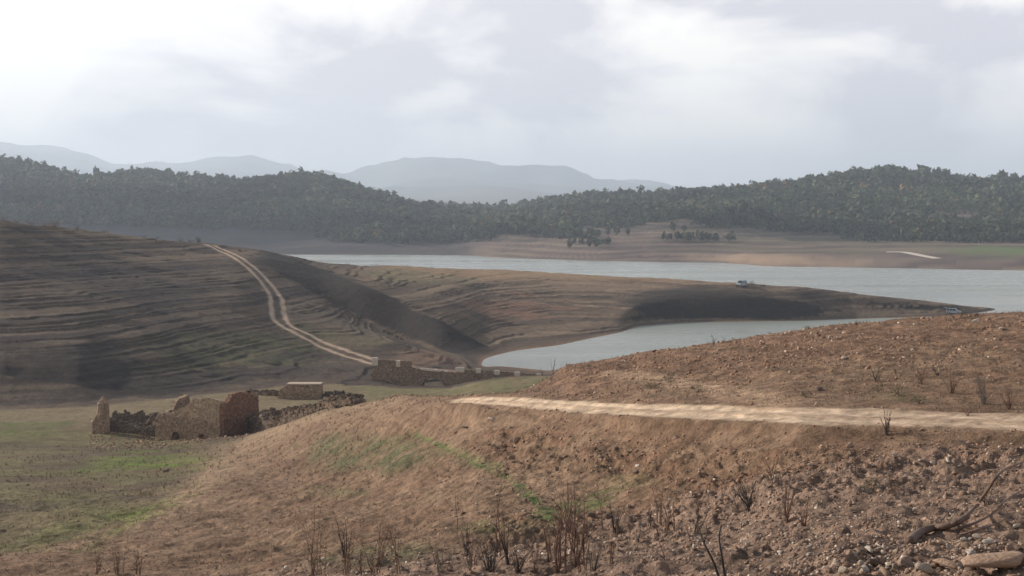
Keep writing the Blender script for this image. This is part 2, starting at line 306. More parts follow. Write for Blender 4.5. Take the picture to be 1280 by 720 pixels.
# grass on the mid slope
stk = ss(1.1, .5, np.abs(YS2-ip(PP, [(500,535),(540,552),(590,572),(640,600),(665,622),(690,645)]))/ip(PP, [(500,4),(560,6),(640,12),(690,10)])+.8*band(30, 120, lambda X, Yw: fbm(X/2.5, Yw/2.5, 3, 95)))*ss(500, 530, PP)*ss(700, 680, PP)*(DD > 38)*(DD < 118)
lay(stk*fleck, (.095, .15, .045)); lay(blob(560, 568, 55, 8, 18, 40, 110)*fleck*.4, (.10, .12, .05))
lay(blob(455, 568, 95, 22, 4, 50, 140)*fleck*.85, (.115, .12, .06)); lay(blob(450, 688, 80, 14, 0, 30, 70)*fleck*.6, (.12, .13, .06))
lay(blob(720, 632, 50, 10, -20, 35, 70)*fleck*.75, (.10, .125, .045)); lay(blob(420, 615, 40, 8, 0, 50, 120)*fleck*.55, (.115, .12, .06))
lay(blob(640, 660, 60, 8, 0, 35, 70)*fleck*.55, (.12, .13, .05)); lay(blob(770, 600, 40, 10, 0, 35, 70)*.35, (.2, .17, .08))
lay(blob(1130, 497, 55, 7, 4, 50, 80)*fleck*.7, (.13, .13, .05)); lay(blob(825, 478, 40, 10, 4, 50, 84)*.4, (.12, .09, .06))
lay(blob(130, 520, 90, 10, 0, 170, 215)*.0, olive)
trl = np.exp(-((YS2-ip(PP, [(430,500),(520,535),(600,575),(700,615)])-0)/6)**2)*ss(440, 480, PP)*ss(700, 650, PP)*(DD < 125)
lay(trl*.5, (.30, .20, .13))
# left hill: dark scorched soil in level bands, shaded faces painted darker
hill = ss(-1.5, 1.5, DD-toe)*ss(600, 560, DD)*ss(0.0, .6, Z)
bnd = _h(strat.astype(np.int32)+40, 3, 8)
bn2 = fbm(X/45, (Z+warp)/0.5, 4, 61)
lay(hill, (.118, .088, .070))
lay(hill*ss(.45, .95, bnd+.5*c1)*.7, (.165, .125, .092)); lay(hill*ss(.55, .05, bnd+.4*c2)*.6, (.060, .048, .044))
lay(hill*ss(.05, .4, bn2)*.7, (.19, .14, .10)); lay(hill*ss(.05, .4, -bn2)*.5, (.062, .05, .046))
lay(hill*ss(.15, .4, c3)*ss(300, 200, PP)*.5, (.05, .042, .042))
lay(hill*blob(300, 440, 150, 26, -4, 226, 330)*.65*fleck, (.13, .135, .06)); lay(hill*blob(215, 455, 80, 12, -5, 226, 320)*.6, (.10, .105, .05))
lay(hill*blob(90, 470, 190, 40, 0, 226, 300)*.75, (.045, .038, .038)); lay(hill*blob(120, 345, 150, 28, 4, 300, 420)*.45, (.06, .055, .058))  # cloud shadow over the left of the hill, painted into the soil colour
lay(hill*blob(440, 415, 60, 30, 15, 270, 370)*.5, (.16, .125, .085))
lay(hill*blob(365, 332, 55, 13, 22, 380, 470)*.85, (.045, .038, .035)); lay(hill*blob(100, 285, 220, 7, 4, 330, 460)*.6, (.18, .13, .075))  # first strip paints the shade at the head of the gully
lay(hill*riser*.4*loc, (.045, .036, .034)); penin = ss(350, 372, DD+ (PP-470)*0.25)*ss(430, 480, PP)*hill  # step risers painted darker to deepen their shade
lay(penin*.8, (.20, .145, .10)); lay(penin*ss(.4, .9, bnd+.5*c1)*.6, (.27, .20, .14)); lay(penin*ss(.5, .1, bnd+.3*c2)*.65, (.095, .07, .056))
lay(penin*ss(.05, .35, -bn2)*.6, (.10, .075, .06)); lay(penin*blob(640, 385, 60, 14, 0, 350, 600)*.6, (.27, .15, .10)); 
lay(penin*ss(356, 345, YS2)*ss(440, 520, PP)*.8, (.33, .225, .135)); lay(penin*blob(500, 345, 90, 9, 2, 430, 600)*.6, (.17, .16, .09))
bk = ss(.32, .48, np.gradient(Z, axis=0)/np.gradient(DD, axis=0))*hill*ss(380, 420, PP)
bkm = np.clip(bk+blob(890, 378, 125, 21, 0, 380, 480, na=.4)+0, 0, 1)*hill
lay(bkm*.95, (.034, .030, .030))  # steep banks painted near black for the shade on them
lay(hill*flank*.95, (.036, .031, .030))  # shade of the gully flank put into the colour
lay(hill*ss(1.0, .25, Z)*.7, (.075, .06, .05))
lay(penin*riser*.38*loc, (.06, .046, .038))  # same painted shade on the peninsula risers
# gully fans by the bridge
lay(blob(545, 445, 55, 14, 5, 268, 310, na=.5)*.7, (.26, .165, .11)); lay(blob(740, 457, 60, 9, -14, 280, 330)*.8, (.20, .155, .125))
# far bank
fb = ss(700, 860, DD)*ss(2800, 2500, DD)
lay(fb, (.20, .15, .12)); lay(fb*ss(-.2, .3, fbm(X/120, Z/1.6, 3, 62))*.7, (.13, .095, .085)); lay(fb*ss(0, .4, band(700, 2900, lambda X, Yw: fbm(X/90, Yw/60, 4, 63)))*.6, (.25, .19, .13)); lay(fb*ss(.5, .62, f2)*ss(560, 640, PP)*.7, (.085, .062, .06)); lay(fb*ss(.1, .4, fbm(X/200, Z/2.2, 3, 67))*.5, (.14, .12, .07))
lay(fb*ss(620, 560, PP)*.85, (.055, .050, .056))  # left shore darkened to carry the cloud shadow lying on it
lay(fb*blob(980, 326, 110, 7, 2, 870, 1150, na=.4)*.9, (.40, .28, .19)); lay(fb*blob(1240, 313, 75, 7, 0, 900, 1300, na=.4)*.95, (.12, .17, .06))
lay(fb*blob(1060, 300, 160, 12, 2, 1000, 1350)*.5, (.17, .15, .08))
wood = fb*ss(1500, 1640, DD+60*c3)
lay(wood, (.055, .066, .038))
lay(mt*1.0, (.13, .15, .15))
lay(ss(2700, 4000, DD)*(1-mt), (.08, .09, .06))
# roads on top
rc = np.clip(road, 0, 1)
lay(rc*.95, (.50, .38, .27)); lay(rc*np.exp(-((fr-.5)/.12)**2)*.5, (.36, .25, .17)); lay(rc*ss(880, 1150, PP)*.55, (.36, .25, .18)); lay(rc*lane*.45, (.60, .47, .345))
lay(path2*.75, (.40, .275, .185)); lay(trackbed*.5, (.13, .095, .07)); lay(track*.95, (.50, .37, .27)); 
col = np.clip(col*(1+0.45*fbm(XN/0.5, YN/0.5, 3, 70)*ss(240, 90, DD))[..., None], 0.01, .9)

# ---------------------------------------------------------------- materials
def mat(name, rough=.9, spec=.2):
    m = bpy.data.materials.new(name); m.use_nodes = True; n = m.node_tree
    b = n.nodes['Principled BSDF']; b.inputs['Roughness'].default_value = rough; b.inputs['Specular IOR Level'].default_value = spec
    return m, n, b
def plain(name, c, rough=.8, spec=.3, vary=0.0, scale=5.0, bump=0.0, metal=0.0, attr=False):
    m, n, b = mat(name, rough, spec); b.inputs['Metallic'].default_value = metal
    tx = N(n, 'ShaderNodeTexCoord'); no = N(n, 'ShaderNodeTexNoise'); no.inputs['Scale'].default_value = scale; no.inputs['Detail'].default_value = 6
    n.links.new(tx.outputs['Object'], no.inputs['Vector'])
    mr = N(n, 'ShaderNodeMapRange'); mr.inputs['From Min'].default_value = .3; mr.inputs['From Max'].default_value = .7
    mr.inputs['To Min'].default_value = 1-vary; mr.inputs['To Max'].default_value = 1+vary
    n.links.new(no.outputs['Fac'], mr.inputs['Value'])
    mm = N(n, 'ShaderNodeVectorMath', operation='SCALE')
    if attr:
        at_ = N(n, 'ShaderNodeAttribute', attribute_name='Col'); n.links.new(at_.outputs['Color'], mm.inputs[0])
    else: mm.inputs[0].default_value = c
    n.links.new(mr.outputs[0], mm.inputs['Scale']); n.links.new(mm.outputs[0], b.inputs['Base Color'])
    if bump:
        bp = N(n, 'ShaderNodeBump'); bp.inputs['Distance'].default_value = bump; bp.inputs['Strength'].default_value = 1
        n.links.new(no.outputs['Fac'], bp.inputs['Height']); n.links.new(bp.outputs[0], b.inputs['Normal'])
    return m
def soil_mat(name, k):
    soil, n, b = mat(name, .95, .12)
    a_ = N(n, 'ShaderNodeAttribute', attribute_name='Col'); g_ = N(n, 'ShaderNodeNewGeometry')
    no1 = N(n, 'ShaderNodeTexNoise'); no1.inputs['Scale'].default_value = 6.0; no1.inputs['Detail'].default_value = 8; no1.inputs['Roughness'].default_value = .62
    no2 = N(n, 'ShaderNodeTexNoise'); no2.inputs['Scale'].default_value = .7; no2.inputs['Detail'].default_value = 9; no2.inputs['Roughness'].default_value = .7
    n.links.new(g_.outputs['Position'], no1.inputs['Vector']); n.links.new(g_.outputs['Position'], no2.inputs['Vector'])
    mr = N(n, 'ShaderNodeMapRange'); mr.inputs['From Min'].default_value = .3; mr.inputs['From Max'].default_value = .7; mr.inputs['To Min'].default_value = .68; mr.inputs['To Max'].default_value = 1.32
    mr2 = N(n, 'ShaderNodeMapRange'); mr2.inputs['From Min'].default_value = .3; mr2.inputs['From Max'].default_value = .7; mr2.inputs['To Min'].default_value = .72; mr2.inputs['To Max'].default_value = 1.28
    n.links.new(no1.outputs['Fac'], mr.inputs['Value']); n.links.new(no2.outputs['Fac'], mr2.inputs['Value'])
    mu = N(n, 'ShaderNodeMath', operation='MULTIPLY'); n.links.new(mr.outputs[0], mu.inputs[0]); n.links.new(mr2.outputs[0], mu.inputs[1])
    vm = N(n, 'ShaderNodeVectorMath', operation='SCALE'); n.links.new(a_.outputs['Color'], vm.inputs[0]); n.links.new(mu.outputs[0], vm.inputs['Scale'])
    n.links.new(vm.outputs[0], b.inputs['Base Color'])
    b1 = N(n, 'ShaderNodeBump'); b1.inputs['Distance'].default_value = .07*k; n.links.new(no1.outputs['Fac'], b1.inputs['Height'])
    b2 = N(n, 'ShaderNodeBump'); b2.inputs['Distance'].default_value = .35*k; n.links.new(no2.outputs['Fac'], b2.inputs['Height'])
    n.links.new(b1.outputs[0], b2.inputs['Normal']); n.links.new(b2.outputs[0], b.inputs['Normal'])
    return soil
soil = soil_mat('soil', 1.0); road_soil = soil_mat('packed_dirt', .14)

# ---------------------------------------------------------------- object helpers
COL = C.collection
def raw_mesh(name, V, Fq, cols=None, smooth=False):
    """V (n,3); Fq (m,3) or (m,4) array"""
    me = bpy.data.meshes.new(name); V = np.ascontiguousarray(V, dtype=np.float32); Fq = np.ascontiguousarray(Fq, dtype=np.int32)
    m, k = Fq.shape
    me.vertices.add(len(V)); me.vertices.foreach_set('co', V.ravel())
    me.loops.add(m*k); me.loops.foreach_set('vertex_index', Fq.ravel())
    me.polygons.add(m); me.polygons.foreach_set('loop_start', np.arange(0, m*k, k, dtype=np.int32)); me.polygons.foreach_set('loop_total', np.full(m, k, dtype=np.int32))
    if smooth: me.polygons.foreach_set('use_smooth', np.ones(m, dtype=bool))
    if cols is not None:
        at_ = me.attributes.new('Col', 'FLOAT_COLOR', 'POINT'); c4 = np.ones((len(V), 4), dtype=np.float32); c4[:, :3] = cols
        at_.data.foreach_set('color', c4.ravel())
    me.update(calc_edges=True); return me
def link(name, me, m=None, parent=None, **props):
    o = bpy.data.objects.new(name, me); COL.objects.link(o)
    if m is not None and me is not None and not me.materials: me.materials.append(m)
    if parent is not None: o.parent = parent
    for k, v in props.items(): o[k] = v
    return o
def empty(name, loc, rz, label, cat, group=None):
    o = link(name, None); o.location = loc; o.rotation_euler = (0, 0, rz); o['label'] = label; o['category'] = cat
    if group: o['group'] = group
    return o

# ---------------------------------------------------------------- ground sheets (one mesh split by what the ground is)
idx = np.arange(nR*nC).reshape(nR, nC)
quads = np.stack([idx[:-1, :-1], idx[:-1, 1:], idx[1:, 1:], idx[1:, :-1]], -1)
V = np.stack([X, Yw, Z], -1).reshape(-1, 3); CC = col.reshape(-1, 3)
fm = lambda a: (a[:-1, :-1]+a[1:, :-1]+a[:-1, 1:]+a[1:, 1:])/4
kind = np.zeros((nR-1, nC-1), int)
kind[fm(DD) > 1000] = 4; kind[fm(DD) > 4800] = 5
kind[(fm(DD) > 226) & (fm(DD) < 1000)] = 6
kind[fm(road) > .5] = 1; kind[fm(trackbed) > .5] = 2; kind[(fm(path2) > .5) & (kind == 0)] = 7
names = {0: 'ground', 1: 'dirt_road', 2: 'dirt_track', 4: 'hills', 5: 'mountains', 6: 'lake_bank', 7: 'footpath'}
for k, nm in names.items():
    q = quads[kind == k]; u, inv = np.unique(q.ravel(), return_inverse=True)
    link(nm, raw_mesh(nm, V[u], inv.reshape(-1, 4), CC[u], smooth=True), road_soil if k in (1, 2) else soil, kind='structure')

q = densify([p[:2] for p in P3_], 8); dq = np.gradient(q, axis=0); dq /= np.linalg.norm(dq, axis=1)[:, None]; nq = np.stack([-dq[:, 1], dq[:, 0]], 1)
rv = np.array([[*(q[i]+nq[i]*o), 0] for i in range(len(q)) for o in (-3.6, -1.2, 1.2, 3.6)]); rv[:, 2] = gz(rv[:, 0], rv[:, 1])+.25
me_ = raw_mesh('far_road', rv, np.array([[i*4+k, i*4+k+1, i*4+k+5, i*4+k+4] for i in range(len(q)-1) for k in range(3)]), np.tile([[.62, .54, .46]], (len(rv), 1)))
link('far_road', me_, soil, kind='structure')
# ---------------------------------------------------------------- lake
wm, n, b = mat('water', .09, .5)
b.inputs['Base Color'].default_value = (.25, .275, .245, 1); b.inputs['IOR'].default_value = 1.33
g_ = N(n, 'ShaderNodeNewGeometry')
mp_ = N(n, 'ShaderNodeMapping'); mp_.inputs['Scale'].default_value = (.5, 1.3, 1); n.links.new(g_.outputs['Position'], mp_.inputs['Vector'])
wn = N(n, 'ShaderNodeTexNoise'); wn.inputs['Scale'].default_value = 1.1; wn.inputs['Detail'].default_value = 5
n.links.new(mp_.outputs[0], wn.inputs['Vector'])
bp = N(n, 'ShaderNodeBump'); bp.inputs['Distance'].default_value = .16; n.links.new(wn.outputs['Fac'], bp.inputs['Height']); n.links.new(bp.outputs[0], b.inputs['Normal'])
mp2 = N(n, 'ShaderNodeMapping'); mp2.inputs['Scale'].default_value = (.004, .018, 1); n.links.new(g_.outputs['Position'], mp2.inputs['Vector'])
wn2 = N(n, 'ShaderNodeTexNoise'); wn2.inputs['Scale'].default_value = 1; wn2.inputs['Detail'].default_value = 4; n.links.new(mp2.outputs[0], wn2.inputs['Vector'])
mr = N(n, 'ShaderNodeMapRange'); mr.inputs['From Min'].default_value = .38; mr.inputs['From Max'].default_value = .62; mr.inputs['To Min'].default_value = .12; mr.inputs['To Max'].default_value = .34
n.links.new(wn2.outputs['Fac'], mr.inputs['Value']); n.links.new(mr.outputs[0], b.inputs['Roughness'])
xs_ = np.array([[-560, 270, 0], [560, 270, 0], [1100, 1500, 0], [-1300, 1500, 0]], float)
link('lake_water', raw_mesh('lake_water', xs_, np.array([[0, 1, 2, 3]])), wm, kind='structure')
# ---------------------------------------------------------------- haze: the air over the lake
hm_, n, b = mat('haze_air'); n.nodes.remove(b)
pv = N(n, 'ShaderNodeVolumePrincipled'); pv.inputs['Color'].default_value = (.71, .83, 1.0, 1); pv.inputs['Anisotropy'].default_value = .25; pv.inputs['Density'].default_value = HAZE
n.links.new(pv.outputs[0], n.nodes['Material Output'].inputs['Volume'])
bx = np.array([[x, y, z] for z in (-9, 900) for y in (-60, 20300) for x in (-12800, 12800)], float)
link('haze', raw_mesh('haze', bx, np.array([[0, 2, 3, 1], [4, 5, 7, 6], [0, 1, 5, 4], [2, 6, 7, 3], [0, 4, 6, 2], [1, 3, 7, 5]])), hm_, kind='stuff')

# ---------------------------------------------------------------- unseen clouds added towards the sun to shade the left hill and far shores
import bmesh
M_cloud = plain('cloud_white', (.9, .9, .9), rough=1, spec=0)
def shade_cloud(cx, cy, rx, ry, alt, seed, rz=0):
    t = alt/sv[2]; bm = bmesh.new(); bmesh.ops.create_icosphere(bm, subdivisions=5, radius=1)
    for q in bm.verts:
        c = q.co.copy(); n5 = 1+.45*float(fbm(c.x*2.2+c.z+seed*9, c.y*2.2-c.z, 4, seed)); q.co = Vector((c.x*rx*n5, c.y*ry*n5, c.z*min(rx, ry)*.35*n5))
    me = bpy.data.meshes.new('shade_cloud'); bm.to_mesh(me); bm.free(); me.polygons.foreach_set('use_smooth', [True]*len(me.polygons))
    o = link('shade_cloud', me, M_cloud, kind='structure'); o.location = (cx+sv[0]*t, cy+sv[1]*t, alt); o.rotation_euler = (0, 0, rz)
shade_cloud(-165, 312, 100, 72, 1700, 3, R(-12)); shade_cloud(-480, 1490, 520, 190, 1800, 4); shade_cloud(330, 1330, 190, 75, 1700, 6)
# ---------------------------------------------------------------- small shape helpers
def hull_rock(seed, n=13, flat=.62):
    r = np.random.default_rng(seed); p = r.normal(size=(n, 3)); p /= np.linalg.norm(p, axis=1)[:, None]
    p *= r.uniform(.75, 1.0, (n, 1)); p *= [1, r.uniform(.6, .95), flat*r.uniform(.75, 1.15)]
    bm = bmesh.new(); [bm.verts.new(q) for q in p]; g = bmesh.ops.convex_hull(bm, input=bm.verts)
    bmesh.ops.delete(bm, geom=[v for v in bm.verts if not v.link_faces], context='VERTS'); bmesh.ops.triangulate(bm, faces=bm.faces)
    bm.verts.index_update(); Vv = np.array([v.co[:] for v in bm.verts]); Ff = np.array([[v.index for v in f.verts] for f in bm.faces]); bm.free()
    return Vv, Ff
def scatter(protos, xyz, sc, rot, cols=None, which=None, tilt=None, sq=None):
    """merge many transformed copies of small prototype meshes; returns V, F, colours"""
    Vs, Fs, Cs = [], [], []; off = 0; which = which if which is not None else np.arange(len(xyz)) % len(protos)
    for k, (pv_, pf) in enumerate(protos):
        m = which == k; nn = int(m.sum())
        if not nn: continue
        v = np.repeat(pv_[None], nn, 0)*sc[m][:, None, None] if sc.ndim == 1 else pv_[None]*sc[m][:, None, :]
        if tilt is not None:
            t = tilt[m][:, None]; y = v[..., 1]*np.cos(t)-v[..., 2]*np.sin(t); z = v[..., 1]*np.sin(t)+v[..., 2]*np.cos(t); v = np.stack([v[..., 0], y, z], -1)
        c, s_ = np.cos(rot[m])[:, None], np.sin(rot[m])[:, None]
        v = np.stack([v[..., 0]*c-v[..., 1]*s_, v[..., 0]*s_+v[..., 1]*c, v[..., 2]], -1)+xyz[m][:, None, :]
        f = pf[None]+(np.arange(nn)*len(pv_))[:, None, None]+off
        Vs.append(v.reshape(-1, 3)); Fs.append(f.reshape(-1, pf.shape[1])); off += nn*len(pv_)
        if cols is not None: Cs.append(np.repeat(cols[m], len(pv_), 0))
    return np.concatenate(Vs), np.concatenate(Fs), (np.concatenate(Cs) if cols is not None else None)
def tube(path, r0, r1, sides=5, closed=True):
    P = np.array(path, float); n_ = len(P); r = np.linspace(r0, r1, n_) if not hasattr(r0, '__len__') else np.array(r0)
    Vv = []
    for i in range(n_):
        t = P[min(i+1, n_-1)]-P[max(i-1, 0)]; t /= np.linalg.norm(t)+1e-9
        a = np.cross(t, [0.31, 0.17, 0.93] if abs(t[2]) < .9 else [1, 0, 0]); a /= np.linalg.norm(a)+1e-9; b_ = np.cross(t, a)
        for k in range(sides):
            w_ = 2*math.pi*k/sides; Vv.append(P[i]+r[i]*(a*math.cos(w_)+b_*math.sin(w_)))
    Ff = [[i*sides+k, i*sides+(k+1) % sides, (i+1)*sides+(k+1) % sides, (i+1)*sides+k] for i in range(n_-1) for k in range(sides)]
    return np.array(Vv), Ff+[list(range(sides)), list(range((n_-1)*sides, n_*sides))[::-1]]
class MB:
    def __init__(s): s.v = []; s.f = []; s.n = 0
    def add(s, v, f):
        s.v.append(np.asarray(v, float)); s.f += [[i+s.n for i in q] for q in f]; s.n += len(v)
    def box(s, c, d, rz=0):
        v = np.array([[x, y, z] for z in (-.5, .5) for y in (-.5, .5) for x in (-.5, .5)])*d
        cc, si = math.cos(rz), math.sin(rz); v = np.stack([v[:, 0]*cc-v[:, 1]*si, v[:, 0]*si+v[:, 1]*cc, v[:, 2]], 1)+c
        s.add(v, [[0, 2, 3, 1], [4, 5, 7, 6], [0, 1, 5, 4], [2, 6, 7, 3], [0, 4, 6, 2], [1, 3, 7, 5]])
    def mesh(s, name, bevel=0, smooth=False, jitter=0, seg=2):
        me = bpy.data.meshes.new(name); v = np.concatenate(s.v)
        me.from_pydata([tuple(q) for q in v], [], s.f)
        bm = bmesh.new(); bm.from_mesh(me); bmesh.ops.recalc_face_normals(bm, faces=bm.faces)
        if bevel: bmesh.ops.bevel(bm, geom=[e_ for e_ in bm.edges if e_.calc_face_angle(0) > .4], offset=bevel, segments=seg, affect='EDGES', clamp_overlap=True)
        if jitter:
            for q in bm.verts: q.co += Vector((random.uniform(-1, 1), random.uniform(-1, 1), random.uniform(-1, 1)))*jitter
        bm.to_mesh(me); bm.free()
        if smooth: me.polygons.foreach_set('use_smooth', [True]*len(me.polygons))
        return me
    def build(s, name, m, parent=None, **k):
        kw = {a: k.pop(a) for a in ('bevel', 'smooth', 'jitter', 'seg') if a in k}
        return link(name, s.mesh(name, **kw), m, parent, **k)

# ---------------------------------------------------------------- masonry
def stone_mat(name, c0, c1, mort, sc=2.3, depth=.05):
    m, n, b = mat(name, .95, .1)
    tx = N(n, 'ShaderNodeTexCoord'); mp = N(n, 'ShaderNodeMapping'); mp.inputs['Scale'].default_value = (1, 1, 1.7); n.links.new(tx.outputs['Object'], mp.inputs['Vector'])
    nz = N(n, 'ShaderNodeTexNoise'); nz.inputs['Scale'].default_value = 3; nz.inputs['Detail'].default_value = 5; n.links.new(tx.outputs['Object'], nz.inputs['Vector'])
    vo = N(n, 'ShaderNodeTexVoronoi'); vo.inputs['Scale'].default_value = sc; n.links.new(mp.outputs[0], vo.inputs['Vector'])
    ve = N(n, 'ShaderNodeTexVoronoi', feature='DISTANCE_TO_EDGE'); ve.inputs['Scale'].default_value = sc; n.links.new(mp.outputs[0], ve.inputs['Vector'])
    r = N(n, 'ShaderNodeValToRGB'); r.color_ramp.elements[0].color = (*c0, 1); r.color_ramp.elements[1].color = (*c1, 1)
    n.links.new(vo.outputs['Color'], r.inputs[0])
    e_ = N(n, 'ShaderNodeMapRange'); e_.inputs['From Min'].default_value = .02; e_.inputs['From Max'].default_value = .10; n.links.new(ve.outputs['Distance'], e_.inputs['Value'])
    x1 = N(n, 'ShaderNodeMix', data_type='RGBA'); x1.inputs[6].default_value = (*mort, 1); n.links.new(e_.outputs[0], x1.inputs[0]); n.links.new(r.outputs[0], x1.inputs[7])
    q = N(n, 'ShaderNodeMapRange'); q.inputs['From Min'].default_value = .3; q.inputs['From Max'].default_value = .7; q.inputs['To Min'].default_value = .65; q.inputs['To Max'].default_value = 1.3; n.links.new(nz.outputs['Fac'], q.inputs['Value'])
    s_ = N(n, 'ShaderNodeVectorMath', operation='SCALE'); n.links.new(x1.outputs[2], s_.inputs[0]); n.links.new(q.outputs[0], s_.inputs['Scale']); n.links.new(s_.outputs[0], b.inputs['Base Color'])
    bp = N(n, 'ShaderNodeBump'); bp.inputs['Distance'].default_value = depth; n.links.new(e_.outputs[0], bp.inputs['Height'])
    bq = N(n, 'ShaderNodeBump'); bq.inputs['Distance'].default_value = .12; n.links.new(nz.outputs['Fac'], bq.inputs['Height']); n.links.new(bp.outputs[0], bq.inputs['Normal']); n.links.new(bq.outputs[0], b.inputs['Normal'])
    return m
M_wall = stone_mat('brown_rubble_masonry', (.27, .185, .125), (.47, .34, .24), (.26, .185, .13))
M_plast = stone_mat('weathered_plaster', (.36, .26, .18), (.52, .385, .265), (.36, .26, .175), 1.6, .03)
M_red = stone_mat('red_stone', (.24, .12, .08), (.33, .18, .12), (.19, .11, .075))
M_low = stone_mat('tumbled_stone', (.13, .095, .07), (.27, .20, .15), (.09, .065, .05), 3)
M_pale = plain('pale_limestone', (.62, .54, .45), vary=.15, bump=.03)
M_slab = plain('tan_slab', (.48, .38, .29), vary=.2, bump=.03)
M_bridge = stone_mat('bridge_masonry', (.26, .18, .13), (.40, .29, .21), (.22, .16, .12), 2)
def wall(P0, P1, th, top, bot=None, seed=0, seg=.28, rag=.22, rough=.06, rows=None):
    """a solid ragged wall between two ground points; top(t), bot(t) are absolute heights"""
    P0, P1 = np.array(P0[:2], float), np.array(P1[:2], float); u = P1-P0; Ln = np.linalg.norm(u); u /= Ln; nrm = np.array([u[1], -u[0]])
    n_ = max(3, int(Ln/seg)); Vv = []; Ff = []; rr = random.Random(seed)
    tm_ = max(top(i/20) for i in range(21)); b0 = min((bot(i/20) if bot else float(gz(*(P0+u*Ln*i/20)))-.5) for i in range(21))
    m_ = rows or max(3, int((tm_-b0)/seg)); jag = 0; ring = 2*(m_+1)
    for i in range(n_+1):
        t = i/n_; p = P0+u*Ln*t
        if i % 2 == 0: jag = rr.uniform(-rag, rag*.4)
        zb = bot(t) if bot else float(gz(p[0], p[1]))-.5
        zt = max(top(t)+jag, zb+.25)
        for side in (1, -1):
            for j in (range(m_+1) if side == 1 else range(m_, -1, -1)):
                z = zb+(zt-zb)*j/m_; k = seed*7.1
                o = rough*2*float(vn(t*Ln/.6+k, z/.6+side*5, seed % 60))+rough*float(vn(t*Ln/.25+k, z/.25, 3))
                q = p+nrm*(side*th/2+side*o); Vv.append([q[0]+rr.uniform(-.03, .03), q[1], z+rr.uniform(-.03, .03)])
    for i in range(n_):
        for k in range(ring):
            a, b_ = i*ring+k, i*ring+(k+1) % ring; Ff.append([a, b_, b_+ring, a+ring])
    for i in (0, n_):
        for j in range(m_):
            a = i*ring+j; b_ = i*ring+ring-1-j; q = [a, a+1, b_-1, b_]; Ff.append(q if i == 0 else q[::-1])
    return np.array(Vv), Ff
def gp(px, d): x = (px-CX)/F*d; return np.array([x, d])
def gh(p): return float(gz(p[0], p[1]))
def prof(*pts): return lambda t: float(np.interp(t, [p[0] for p in pts], [p[1] for p in pts]))
def hang(o, parent):      # keep world coordinates when parenting to a placed Empty
    o.parent = parent; o.matrix_parent_inverse = Matrix.Translation(-Vector(parent.location)); return o
def wpart(name, m, parent, v, f, **k):
    mb = MB(); mb.add(v, f); o = mb.build(name, m, None, **k); return hang(o, parent) if parent else o

# --- ruined farmhouse
A, B_ = gp(197, 183.5), gp(277.5, 178.5); u = (B_-A)/np.linalg.norm(B_-A); nb = np.array([-u[1], u[0]]); Dd = A+nb*7.0; Cc = B_+nb*7.0
zf = gh(A)*.5+gh(B_)*.5
hs = empty('ruined_house', ((A+Cc)[0]/2, (A+Cc)[1]/2, zf), 0, 'roofless ruined stone farmhouse with two low arched openings in its front wall', 'ruin')
arcs = [(.33, .070), (.735, .075)]; LW = np.linalg.norm(B_-A)
def abot(t):
    for c, hw in arcs:
        if abs(t-c) < hw: return zf+.02+.92*math.sqrt(1-((t-c)/hw)**2)
    return zf-.8
wpart('front_wall', M_wall, hs, *wall(A, B_, .9, prof((0, zf+2.5), (.05, zf+3.2), (.3, zf+3.0), (.31, zf+2.9), (1, zf+2.4)), abot, 1, seg=.14, rag=.1))
for c, hw in arcs:
    p = A+u*LW*c; th_ = np.linspace(0, math.pi, 9); ring_ = MB(); o_ = -nb*.52
    for k in range(8):
        for (ra, rb) in ((hw*LW, hw*LW+.24),):
            q = []
            for off in (0, .16):
                for th in (th_[k]+.03, th_[k+1]-.03):
                    for r_ in (ra, rb): 
                        z_ = .92/(hw*LW)*r_
                        w2_ = p+u*math.cos(th)*r_+o_+nb*off; q.append([w2_[0], w2_[1], zf+math.sin(th)*z_])
            ring_.add(q, [[0, 1, 3, 2], [4, 6, 7, 5], [0, 4, 5, 1], [2, 3, 7, 6], [0, 2, 6, 4], [1, 5, 7, 3]])
    hang(ring_.build('arch', M_wall, None), hs)
Au = A+nb*.25+u*LW*.10; Bu = B_+nb*.25
wpart('upper_wall', M_plast, hs, *wall(Au+u*LW*.12, Bu, .55, prof((0, zf+3.2), (.16, zf+3.8), (.36, zf+4.5), (.42, zf+5.3), (.75, zf+5.5), (1, zf+5.1)), prof((0, zf+2.2), (1, zf+2.0)), 2, seg=.2, rag=.16))
wpart('side_wall', M_red, hs, *wall(B_-nb*.1, Cc, .7, prof((0, zf+5.0), (.15, zf+5.1), (.25, zf+5.9), (.55, zf+6.0), (.8, zf+5.6), (1, zf+4.6)), None, 3, seg=.22, rag=.16), label='dark reddish side wall in shade')
wpart('gable_wall', M_wall, hs, *wall(A+nb*.4, Dd, .7, prof((0, zf+3.0), (.35, zf+3.4), (.45, zf+4.5), (.8, zf+4.9), (.86, zf+3.2), (1, zf+3)), None, 4, seg=.25))
wpart('back_wall', M_wall, hs, *wall(Dd, Cc, .7, prof((0, zf+3.2), (.5, zf+3.4), (.8, zf+4.6), (1, zf+5.6)), None, 5, seg=.25))
